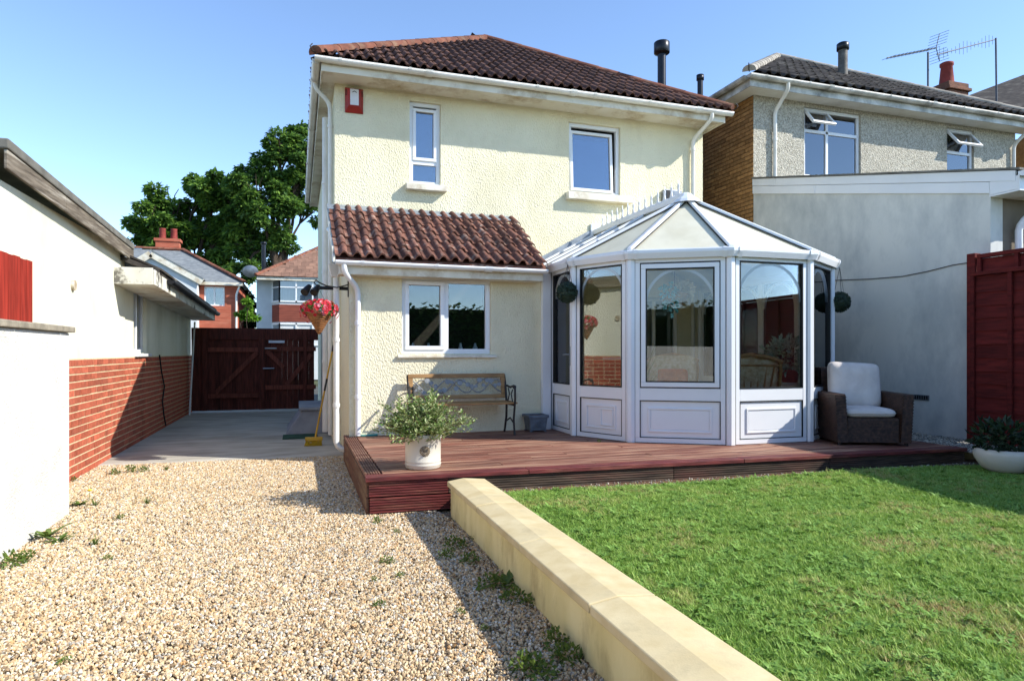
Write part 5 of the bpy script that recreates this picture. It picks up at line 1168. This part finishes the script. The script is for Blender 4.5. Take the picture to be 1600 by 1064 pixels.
for r_i in range(11):
    for c_i in range(13):
        x = c_i * .37 + (r_i % 2) * .18; yv = r_i * .40
        if x < yv * .83: continue
        if eA.x + x > 2.2: continue
        inst('tile', vb, frame4(Vector((eA.x + x, Yd - .87, eA.z + .02)) + uyv * yv, ux, (uyv - nzv * -.09).normalized(), nzv), rf3)
ridge_run(rf3, (eA.x - .05, Yd - .87, eA.z + .05), apex + Vector((0, 0, .05)), 'hip_tile', r=.12)
d_ = Yp(391, 424, Yd - .9); t = thing('satellite_dish', d_, 'grey satellite dish on the corner of the white house', 'satellite dish')
m = MB(); vs = []; n = 16; 
for i in range(5):
    rr = .36 * i / 4
    for j in range(n): a = 2 * math.pi * j / n; vs.append(d_ + Vector((rr * math.cos(a), rr * rr * .5 - .05 * math.sin(a) * rr / .36, rr * math.sin(a) * .8)))
m.add(vs, [(i * n + j, i * n + (j + 1) % n, (i + 1) * n + (j + 1) % n, (i + 1) * n + j) for i in range(4) for j in range(n)], True); m.build('dish', 'metal_grey', t)
MB().tube([d_ + Vector((0, .1, 0)), d_ + Vector((.3, .4, -.05)), d_ + Vector((.3, .4, -.5))], .03, 6).build('arm', 'metal_grey', t)
p0 = Yp(412, 420, 36); p1 = Yp(412, 382, 36); t = thing('stove_pipe', p0, 'thin dark flue pipe rising behind the satellite dish', 'flue'); MB().tube([p0 - Vector((0, 0, 3)), p1], .1, 10).build('pipe', 'flue', t); MB().lathe(p1, [(.1, -.02), (.14, 0), (.14, .12), (0, .14)], 10).build('cap', 'flue', t)

def tree(name, base_px, Yd, blobs, nleaf, lsize, mats, label, seed, group='trees behind the far houses', trunk_r=.45):
    r = random.Random(seed); B = Yp(base_px, 560, Yd); B.z = 0; t = thing(name, B, label, 'tree', group); f_ = B.x * _f[0] + B.y * _f[1]; sc_ = f_ / FPX
    bl = []
    for (x, y, rr) in blobs:
        c = Yp(x, y, Yd + r.uniform(-1.5, 1.5)); bl.append((c, rr * sc_))
    tk = MB(); top = Vector((B.x, B.y, max(c.z for c, _ in bl) * .62)); pts = [B.lerp(top, k / 6) + Vector((r.uniform(-.2, .2), r.uniform(-.2, .2), 0)) * (k > 0) for k in range(7)]
    tk.tube(pts, [trunk_r * (1 - .7 * k / 6) for k in range(7)], 10)
    for c, rr in bl:
        s0 = pts[r.randint(2, 5)]; mid = s0.lerp(c, .5) + Vector((r.uniform(-.5, .5), r.uniform(-.5, .5), .4)); tk.tube([s0, mid, c], [trunk_r * .35, trunk_r * .22, trunk_r * .06], 7)
        for k in range(5):
            d = Vector((r.uniform(-1, 1), r.uniform(-1, 1), r.uniform(-.5, 1))).normalized(); tk.tube([mid.lerp(c, .5), c + d * rr * .4, c + d * rr * .72], [trunk_r * .12, trunk_r * .07, .02], 5)
    tk.build('trunk', 'bark', t)
    cr = MB(); tot = sum(rr ** 2 for _, rr in bl)
    for c, rr in bl:
        n = int(nleaf * rr ** 2 / tot); sub = []
        for k in range(max(5, int(16 * rr / 2.5))):
            d = Vector((r.gauss(0, 1), r.gauss(0, 1), r.gauss(0, .8))).normalized(); sub.append((c + d * rr * r.uniform(.35, .95), rr * r.uniform(.22, .42)))
        for k in range(n):
            sc2, sr = r.choice(sub); d = Vector((r.gauss(0, 1), r.gauss(0, 1), r.gauss(0, 1))).normalized(); p_ = sc2 + Vector((d.x, d.y, d.z * .7)) * sr * r.uniform(.5, 1.05)
            cr.leaf(p_, (d.x + r.uniform(-.7, .7), d.y + r.uniform(-.7, .7), d.z * .3 + r.uniform(-.7, .3)), (r.uniform(-.6, .6), r.uniform(-.6, .6), 1), lsize * r.uniform(.6, 1.3), lsize * r.uniform(.5, .8), mi=0 if r.random() < .6 else 1)
    cr.build('crown', mats, t); return t
tree('broadleaf_tree', 300, 47, [(232, 345, 34), (265, 318, 40), (305, 312, 46), (345, 300, 38), (250, 375, 42), (215, 372, 22), (300, 365, 50), (350, 345, 46), (330, 395, 40), (345, 430, 34), (385, 380, 40)], 34000, .34, ['leaf_tree', 'leaf_tree2'], 'broad round-crowned tree with mid green leaves behind the brick house', 21)
tree('broadleaf_tree', 430, 44, [(445, 222, 36), (470, 250, 42), (420, 270, 40), (400, 300, 38), (455, 300, 46), (485, 320, 34), (375, 330, 34), (425, 345, 44), (395, 385, 38), (440, 390, 30), (378, 425, 30), (470, 215, 26)], 33000, .30, ['leaf_tree2', 'leaf_tree'], 'taller dark green tree leaning over the white house', 33)
tree('garden_shrub', 388, 30.5, [(388, 475, 12), (384, 492, 13), (393, 492, 11)], 1500, .16, ['leaf_bright', 'leaf_bright'], 'small sunlit lime green tree between the brick and white houses', 5, group=None, trunk_r=.06)
tree('garden_tree', 383, 38, [(382, 455, 22), (375, 485, 20), (390, 500, 20)], 4000, .3, ['leaf_tree2', 'leaf_dark'], 'dark shrubby tree filling the gap between the far houses', 6, group=None, trunk_r=.12)

# =================================================================== THINGS ON THE DECK AND WALLS
DZ = ZT + .003
# --- bench
BX0, BX1, BYB, BYF = 1.30, 2.56, 8.06, 7.66
bn = thing('garden_bench', (1.93, 7.85, DZ), 'wooden slatted bench with dark iron ends and leafy metal back panel', 'bench')
for x in (BX0, BX1):
    m = MB()
    m.tube([(x, BYF + .02, DZ), (x, BYF + .06, DZ + .18), (x, BYF + .02, DZ + .36), (x, BYF, DZ + .46), (x, BYF + .01, DZ + .58), (x, BYF + .06, DZ + .61), (x, BYF + .2, DZ + .585), (x, BYB - .06, DZ + .60)], .014, 8)
    m.tube([(x, BYB + .04, DZ), (x, BYB - .04, DZ + .2), (x, BYB - .05, DZ + .38), (x, BYB - .01, DZ + .56), (x, BYB + .06, DZ + .74)], .015, 8)
    m.tube([(x, BYF + .02, DZ + .37), (x, BYB - .05, DZ + .37)], .013, 8); m.tube([(x, BYF + .05, DZ + .14), (x, (BYF + BYB) / 2, DZ + .20), (x, BYB - .03, DZ + .14)], .009, 6)
    m.tube([(x, BYF + .1, DZ + .40), (x, BYF + .16, DZ + .5), (x, BYF + .1, DZ + .56)], .008, 6); m.tube([(x, BYB - .1, DZ + .40), (x, BYB - .17, DZ + .5), (x, BYB - .12, DZ + .57)], .008, 6)
    for k in range(8):   # scroll at the arm end
        a = k * .7
    m.sphere((x, BYF + .03, DZ + .595), .026, 8, 6)
    m.build('iron_end', 'iron', bn)
for k in range(5):
    y = BYF + .02 + k * .082; MB().box(BX0 - .04, BX1 + .04, y, y + .062, DZ + .385, DZ + .407).build('seat_slat', 'bench_wood', bn, bev=.006)
T = R(12)
def bp(x, s_, d): return Vector((x, BYB - .02 + math.sin(T) * s_ - math.cos(T) * d, DZ + .44 + math.cos(T) * s_ + math.sin(T) * d))
def bbox(m, x0, x1, s0, s1, d0=-.012, d1=.012): m.hexa([bp(x0, s0, d1), bp(x1, s0, d1), bp(x1, s0, d0), bp(x0, s0, d0)], [bp(x0, s1, d1), bp(x1, s1, d1), bp(x1, s1, d0), bp(x0, s1, d0)])
for a in ((BX0, BX1, 0, .05), (BX0, BX1, .27, .32), (BX0, BX0 + .06, .05, .27), (BX1 - .06, BX1, .05, .27)): m = MB(); bbox(m, *a); m.build('back_rail', 'bench_wood', bn, bev=.006)
m = MB(); r_ = random.Random(4); px0, px1 = BX0 + .06, BX1 - .06
for v_ in range(2):     # winding stems with round leaves
    pts = []; 
    for k in range(25):
        u = k / 24; pts.append(bp(px0 + (px1 - px0) * u, .16 + .085 * math.sin(u * 15 + v_ * 2.1), .004))
    m.tube(pts, .0085, 5)
for k in range(22):
    u = (k + .5) / 22; c = bp(px0 + (px1 - px0) * u, .16 + r_.uniform(-.085, .085), .006); rr = r_.uniform(.02, .034); n = 10
    q = [c + (bp(0, 1, 0) - bp(0, 0, 0)) * rr * math.sin(2 * math.pi * j / n) + Vector((1, 0, 0)) * rr * 1.1 * math.cos(2 * math.pi * j / n) for j in range(n)]
    m.slab(q, (bp(0, 0, 1) - bp(0, 0, 0)) * .008)
m.build('leaf_panel', 'bench_iron', bn)
# --- potted shrub
pc = Zp(659, 733, DZ); pc.y += .10; pc.x += .03
ps = thing('potted_shrub', pc, 'bushy variegated shrub in a cream crock at the decking edge', 'potted plant')
MB().lathe(pc, [(0, .0), (.148, 0), (.155, .008), (.158, .03), (.162, .035), (.158, .042), (.158, .06), (.161, .065), (.157, .072), (.159, .26), (.170, .268), (.172, .30), (.165, .305), (.150, .30), (.15, .24), (0, .235)], 40).build('pot', 'pot_white', ps)
m = MB(); fc = Vector((0, 0, EYE)) - pc; a0 = math.atan2(fc.y, fc.x) + .10
def onpot(a, z, r=.1595): return pc + Vector((r * math.cos(a0 + a / .159), r * math.sin(a0 + a / .159), z))
for k in range(18):      # wreath badge pressed into the crock
    a = 2 * math.pi * k / 18
    for rr, sz in ((.040, .010), (.027, .008), (.013, .007)):
        q = [onpot(rr * math.cos(a) + sz * math.cos(a + j * 1.571), .165 + rr * math.sin(a) + sz * math.sin(a + j * 1.571), .1605) for j in range(4)]; m.add(q, [(0, 1, 2, 3), (3, 2, 1, 0)])
q = [onpot(.007 * math.cos(j), .165 + .007 * math.sin(j), .161) for j in range(6)]; m.add(q, [tuple(range(6))]); m.build('badge', 'emblem', ps)
r_ = random.Random(9); st = MB(); lf = MB()
for k in range(170):
    a = r_.uniform(0, 6.28); e = r_.uniform(.02, 1.4); L = r_.uniform(.25, .43); d = Vector((math.cos(a) * math.cos(e) * 1.15, math.sin(a) * math.cos(e), math.sin(e) * .95)); b = pc + Vector((r_.uniform(-.08, .08), r_.uniform(-.08, .08), .25))
    tip = b + d * L + Vector((0, 0, .02)); mid = b.lerp(tip, .55) + Vector((0, 0, .03)); st.tube([b, mid, tip], [.004, .003, .0015], 4, False)
    for j in range(26):
        u = r_.uniform(.3, 1.05); p_ = b.lerp(tip, u) + Vector((r_.uniform(-.03, .03), r_.uniform(-.03, .03), r_.uniform(-.02, .03))); dl = (d * .6 + Vector((r_.uniform(-1, 1), r_.uniform(-1, 1), r_.uniform(-.5, .8)))).normalized()
        lf.leaf(p_, dl, (r_.uniform(-.5, .5), r_.uniform(-.5, .5), 1), r_.uniform(.03, .052), r_.uniform(.015, .023), mi=0 if r_.random() < .62 else 1)
st.build('stems', 'stem', ps); lf.build('leaves', ['leaf_var', 'leaf_shrub'], ps)
# --- grey square planter
gp = Vector((2.96, 8.02, DZ)); t = thing('lead_planter', gp, 'small square lead-grey planter with empty soil by the kitchen wall', 'planter')
m = MB(); s0, s1 = .105, .125; m.hexa([gp + Vector((-s0, -s0, .012)), gp + Vector((s0, -s0, .012)), gp + Vector((s0, s0, .012)), gp + Vector((-s0, s0, .012))], [gp + Vector((-s1, -s1, .18)), gp + Vector((s1, -s1, .18)), gp + Vector((s1, s1, .18)), gp + Vector((-s1, s1, .18))]); m.build('body', 'lead_pot', t, bev=.006)
m = MB(); 
for a in ((-.14, .14, -.14, -.105), (-.14, .14, .105, .14), (-.14, -.105, -.105, .105), (.105, .14, -.105, .105)): m.box(gp.x + a[0], gp.x + a[1], gp.y + a[2], gp.y + a[3], gp.z + .178, gp.z + .215)
m.build('rim', 'lead_pot', t, bev=.006); MB().box(gp.x - .104, gp.x + .104, gp.y - .104, gp.y + .104, gp.z + .181, gp.z + .2).build('soil', 'soil', t)
m = MB(); n = 14
for (rr, zz) in ((.045, .1), (.03, .1)):
    pts = [(gp.x + rr * math.cos(2 * math.pi * j / n), gp.y - .122, gp.z + zz + rr * math.sin(2 * math.pi * j / n)) for j in range(n + 1)]; m.tube(pts, .005, 5)
m.build('relief', 'lead_pot', t)
for a, b in ((-.1, -.1), (.1, -.1), (-.1, .1), (.1, .1)): MB().box(gp.x + a - .015, gp.x + a + .015, gp.y + b - .015, gp.y + b + .015, gp.z, gp.z + .0125).build('foot', 'lead_pot', t)
# --- wicker armchair, woven strand by strand
Wc = Vector((6.17, 5.90, DZ)); Wr = R(-24); wm = Matrix.Rotation(Wr, 3, 'Z')
wk = thing('wicker_armchair', Wc, 'dark brown wicker armchair beside the conservatory', 'armchair')
def wv(x, y, z): return Wc + wm @ Vector((x, y, z))
def weave(m, P, L, Hh, step=.017, amp=.0045, n=None):
    """horizontal strands over upright canes; P(u, v, out) -> point"""
    rows = int(Hh / step); n = n or max(6, int(L / .02))
    for r in range(rows):
        v = step * (r + .5); vs = []; h = step * .46
        for j in range(n + 1):
            u = L * j / n; o_ = amp * (1 if (j + r) % 2 else -1)
            vs += [P(u, v - h, o_ * .4), P(u, v, o_ + .004), P(u, v + h, o_ * .4)]
        m.add(vs, [(j * 3 + k, j * 3 + 3 + k, j * 3 + 4 + k, j * 3 + 1 + k) for j in range(n) for k in range(2)], True)
def wslab(name, x0, x1, y0, y1, z0, z1, sides='FBLRT', lean=0, splay=0):
    def q(x, y, z): return wv(x + splay * (z - z0) * (1 if x > 0 else -1), y + lean * (z - z0), z)
    m = MB(); e = .006; m.hexa([q(x0 + e, y0 + e, z0), q(x1 - e, y0 + e, z0), q(x1 - e, y1 - e, z0), q(x0 + e, y1 - e, z0)], [q(x0 + e, y0 + e, z1), q(x1 - e, y0 + e, z1), q(x1 - e, y1 - e, z1), q(x0 + e, y1 - e, z1)])
    H_ = z1 - z0
    if 'F' in sides: weave(m, lambda u, v, o: q(x0 + u, y0 - o, z0 + v), x1 - x0, H_)
    if 'B' in sides: weave(m, lambda u, v, o: q(x1 - u, y1 + o, z0 + v), x1 - x0, H_)
    if 'L' in sides: weave(m, lambda u, v, o: q(x0 - o, y1 - u, z0 + v), y1 - y0, H_)
    if 'R' in sides: weave(m, lambda u, v, o: q(x1 + o, y0 + u, z0 + v), y1 - y0, H_)
    if 'T' in sides: weave(m, lambda u, v, o: q(x0 + u, y0 + v, z1 + o), x1 - x0, y1 - y0)
    return m.build(name, 'wicker', wk)
wslab('seat_base', -.27, .27, -.34, .30, .03, .30, 'FT'); 
wslab('arm', -.385, -.275, -.37, .34, .03, .56, splay=.05); wslab('arm', .275, .385, -.37, .34, .03, .56, splay=.05)
wslab('backrest', -.30, .30, .28, .36, .03, .84, 'FBLRT', lean=.12)
for x in (-.35, .35):
    for y in (-.33, .32): m = MB(); m.tube([wv(x, y, 0), wv(x, y, .04)], .02, 8); m.build('foot', 'black', wk)
cushion('chair_seat_cushion', wv(0, -.06, .35), .27, .27, .065, 'cushion', wm @ Matrix.Rotation(R(-90), 3, 'X'), label='pale flat seat cushion in the wicker armchair', cat='cushion')
cushion('chair_back_cushion', wv(.0, .17, .64), .29, .27, .10, 'cushion', wm @ Matrix.Rotation(R(-14), 3, 'X') @ Matrix.Rotation(R(3), 3, 'Y'), label='plump white back cushion in the wicker armchair', cat='cushion')
# --- topiary balls
def topiary(c, hook, label, seed):
    t = thing('topiary_ball', c - Vector((0, 0, .145)), label, 'topiary', 'hanging topiary balls'); m = MB().sphere(c, .118, 14, 10); m.build('core', 'leaf_ball', t)
    m = MB(); r = random.Random(seed)
    for k in range(1100):
        d = Vector((r.gauss(0, 1), r.gauss(0, 1), r.gauss(0, 1))).normalized(); p_ = c + d * .112
        m.leaf(p_, (d + Vector((r.uniform(-.9, .9), r.uniform(-.9, .9), r.uniform(-.9, .9)))), d, r.uniform(.022, .034), r.uniform(.012, .018))
    m.build('leaves', 'leaf_ball', t); m = MB()
    for k in range(3): a = k * 2.094; m.tube([c + Vector((.07 * math.cos(a), .07 * math.sin(a), .09)), hook], .003, 4)
    m.build('chain', 'iron', t)
b0 = Yp(886, 457, 7.30); topiary(b0, Vector((3.13, 7.34, 2.42)), 'dark round topiary ball hanging by the conservatory door', 1)
b0 = Yp(1312, 472, 6.55); topiary(b0, Vector((b0.x, b0.y, 2.42)), 'dark round topiary ball hanging above the wicker armchair', 2)
# --- flower basket on its bracket
bk = Yp(499, 492, 8.02); t = thing('flower_basket', bk - Vector((0, 0, .2)), 'cone shaped wicker hanging basket of red flowers on an iron bracket', 'hanging basket')
m = MB(); m.lathe(bk - Vector((0, 0, .23)), [(.0, 0), (.012, 0), (.145, .235), (.15, .245), (.135, .245), (.0, .2)], 20)
for k in range(9): z = .03 + k * .024; rr = .012 + z * .565; m.tube([bk + Vector((rr * math.cos(j * .4), rr * math.sin(j * .4), z - .23)) for j in range(17)], .007, 5)
m.build('cone', 'straw', t)
m = MB(); foliage(m, bk + Vector((0, 0, .06)), (.19, .17, .10), 260, .05, .03, 31); m.build('leaves', 'leaf_shrub', t)
for mt, nm, n, sd_ in (('red_flower', 'red_flowers', 150, 1), ('pink_flower', 'pink_flowers', 50, 2)):
    m = MB(); r = random.Random(sd_)
    for k in range(n):
        d = Vector((r.gauss(0, 1), r.gauss(0, 1), r.gauss(.35, .8))).normalized(); c = bk + Vector((d.x * .215, d.y * .19, d.z * .12 + .06 - (.05 if r.random() < .2 else 0)))
        s1 = d.cross(Vector((.2, .1, 1))).normalized(); s2 = d.cross(s1)
        for j in range(5): a = j * 1.2566 + r.random(); m.leaf(c, s1 * math.cos(a) + s2 * math.sin(a) + d * .4, d, .028, .024)
    m.build(nm, mt, t)
m = MB()
for k in range(3): m.tube([bk + Vector((.14 * math.cos(k * 2.09), .14 * math.sin(k * 2.09), .01)), bk + Vector((0, 0, .30))], .002, 4)
m.build('chain', 'iron', t)
t = thing('iron_bracket', Vector((.59, 8.25, 2.05)), 'black scrolled iron bracket on the kitchen corner holding the flower basket', 'bracket')
hz = bk.z + .34; m = MB(); m.tube([(.59, 8.28, hz + .05), (.45, 8.15, hz + .0), (.32, 8.06, hz + .01), (bk.x, 8.02, hz + .04), (bk.x - .04, 8.02, hz + .07), (bk.x - .06, 8.02, hz + .04), (bk.x - .03, 8.02, hz)], .008, 6); m.tube([(.595, 8.28, hz + .1), (.595, 8.28, hz - .1)], .009, 6); m.tube([(bk.x, 8.02, hz + .02), (bk.x, 8.02, hz - .05)], .004, 5); m.build('scroll', 'iron', t)
sl_p = Yp(486, 452, 8.45); t = thing('security_light', sl_p, 'pair of black security spotlights on the kitchen side wall', 'light')
m = MB().tube([(LXL, sl_p.y, sl_p.z + .02), (sl_p.x + .06, sl_p.y, sl_p.z + .02)], .022, 8); m.build('arm', 'black', t)
for s_ in (-.05, .06): c = sl_p + Vector((s_, 0, -.01)); MB().tube([c + Vector((.03, .03, .05)), c + Vector((-.03, -.06, -.04))], [.03, .05], 12).build('lamp_head', 'black', t)
# --- bowl planter on the lawn edge
bo = Zp(1590, 742, .17); bo.y += .12
t = thing('bowl_planter', bo, 'white glazed bowl planter with leafy plant at the lawn edge', 'planter')
MB().lathe(bo, [(0, 0), (.11, 0), (.19, .05), (.245, .13), (.26, .19), (.25, .235), (.235, .24), (.215, .235), (.22, .19), (0, .17)], 36).build('bowl', 'pot_white', t)
m = MB(); foliage(m, bo + Vector((-.02, 0, .34)), (.27, .24, .17), 420, .085, .045, 41, shell=.1)
foliage(m, bo + Vector((-.2, .05, .42)), (.08, .08, .12), 40, .08, .04, 43); m.build('leaves', ['leaf_dark'], t)
# --- odds and ends on the deck
tc = Zp(573, 681, DZ); t = thing('trowel', tc, 'teal handled garden tool lying by the kitchen wall', 'tool'); MB().tube([tc, tc + Vector((.13, -.03, .012))], .016, 8).build('handle', 'teal', t); MB().box(tc.x - .12, tc.x - .01, tc.y - .02, tc.y + .03, DZ + .002, DZ + .012).build('blade', 'teal', t)
bc = Zp(625, 690, DZ); t = thing('boot_scraper', bc, 'black iron boot scraper on the decking behind the crock', 'boot scraper'); MB().box(bc.x - .09, bc.x + .08, bc.y - .05, bc.y + .05, DZ, DZ + .012).build('base', 'iron', t, bev=.003); MB().tube([bc + Vector((-.06, 0, .01)), bc + Vector((.05, .02, .07)), bc + Vector((.08, .02, .01))], .007, 6).build('blade', 'iron', t)

# =================================================================== WEEDS IN THE GRAVEL
def weed(i, kind):
    r = random.Random(i); m = MB()
    if kind == 0:       # rosette with long toothed leaves
        for k in range(14):
            a = k * .45 + r.uniform(-.2, .2); e = r.uniform(.25, .95); L = r.uniform(.09, .2); d = Vector((math.cos(a), math.sin(a), 0)); s_ = Vector((-d.y, d.x, 0))
            pts = [d * L * u * math.cos(e * (1 - .5 * u)) + Vector((0, 0, L * u * math.sin(e) - .35 * L * u * u)) for u in (0, .25, .5, .75, 1)]; wd = (.004, .012, .018, .016, .002); vs = []
            for p_, w_ in zip(pts, wd): vs += [p_ - s_ * w_, p_ + s_ * w_]
            m.add(vs, [(2 * j, 2 * j + 1, 2 * j + 3, 2 * j + 2) for j in range(4)])
    elif kind == 1:     # low clump of small leaves
        foliage(m, (0, 0, .035), (.085, .07, .05), 110, .03, .018, i, shell=.05)
    else:               # wispy tuft
        for k in range(30):
            a = r.uniform(0, 6.28); d = Vector((math.cos(a), math.sin(a), 0)); s_ = Vector((-d.y, d.x, 0)) * .003; h = r.uniform(.03, .1); b = d * r.uniform(0, .02); p1 = b + d * h * .4 + Vector((0, 0, h * .7)); p2 = b + d * h * .8 + Vector((0, 0, h)); m.add([b - s_, b + s_, p1 + s_, p1 - s_, p2], [(0, 1, 2, 3), (3, 2, 4)])
    return m.mesh('weed', 'leaf_weed')
wd = [[weed(10 * k + j, k) for j in range(2)] for k in range(3)]
spots = [((75, 840), 0, 1.3, 'toothed dandelion rosette at the foot of the white boundary wall'), ((92, 846), 0, 1.0, None), ((20, 884), 1, 1.3, 'leafy green weed clump hugging the white boundary wall base'), ((40, 878), 1, 1.0, None),
         ((125, 790), 0, .9, 'dandelion rosette beside the brick wall corner'), ((205, 738), 1, 1.1, 'weed clump along the concrete path edge'), ((180, 741), 1, .9, None), ((225, 737), 1, .9, None), ((260, 735), 2, .9, None), ((230, 787), 2, 1.0, 'wispy grass tuft alone in the gravel'),
         ((150, 790), 2, 1.0, None), ((188, 812), 1, .6, None), ((148, 852), 2, 1.0, None), ((168, 875), 1, .5, None), ((590, 817), 1, .7, 'small weed at the decking corner in the gravel'), ((620, 833), 1, .45, None),
         ((605, 880), 1, .7, 'small green weed in the sunny gravel'), ((626, 903), 1, .5, None), ((592, 948), 1, .5, None), ((585, 908), 1, .4, None), ((712, 855), 1, 1.1, 'weed clump against the low cream wall'), ((700, 872), 1, .9, None), ((735, 880), 1, 1.0, None),
         ((745, 842), 0, .7, None), ((765, 918), 1, 1.2, None), ((790, 915), 0, 1.25, 'long dark dock leaves rising against the low cream wall'), ((800, 940), 1, 1.0, None), ((830, 945), 1, .8, None), ((870, 1010), 1, 1.1, None), ((885, 1035), 1, 1.1, None),
         ((905, 1030), 2, 1.0, None), ((820, 1052), 1, 1.2, None), ((845, 1058), 1, 1.2, None), ((758, 985), 1, .4, None), ((720, 958), 1, .4, None), ((115, 752), 1, .7, None), ((100, 1036), 1, .4, None), ((530, 690), 1, 1.4, 'weeds growing at the foot of the drainpipe'), ((936, 690), 1, .35, None)]
for i, ((px_, py_), k, s_, lab) in enumerate(spots):
    z = DZ if (px_, py_) == (936, 690) else 0
    p_ = Zp(px_, py_, z); o = bpy.data.objects.new('weed', wd[k][i % 2]); C.objects.link(o); o.location = p_; o.rotation_euler = (0, 0, rnd.uniform(0, 6.28)); o.scale = (s_ * .8,) * 3; WL[o.name] = p_
    place = 'at the shaded foot of the low cream wall' if p_.x > .62 else 'by the decking corner' if p_.y > 4.9 and p_.x > .3 else 'along the concrete path edge' if p_.y > 7.9 else 'beside the white boundary wall' if p_.x < -1.25 else 'in the open gravel'
    base = ['leafy dandelion rosette ', 'low clump of small leaved weed ', 'thin tuft of wild grass '][k] + place
    tag(o, 'little green seedling below the conservatory panel' if z else (lab or base), 'weed', 'weeds in the gravel drive')
p_ = Zp(140, 782, 0); t = thing('dandelion_flower', p_, 'single yellow dandelion flower near the brick wall', 'flower'); MB().tube([p_, p_ + Vector((0, 0, .09))], .002, 4).build('stalk', 'leaf_weed', t); MB().lathe(p_ + Vector((0, 0, .085)), [(.002, 0), (.02, .01), (.018, .016), (0, .02)], 10).build('bloom', 'yellow_flower', t)
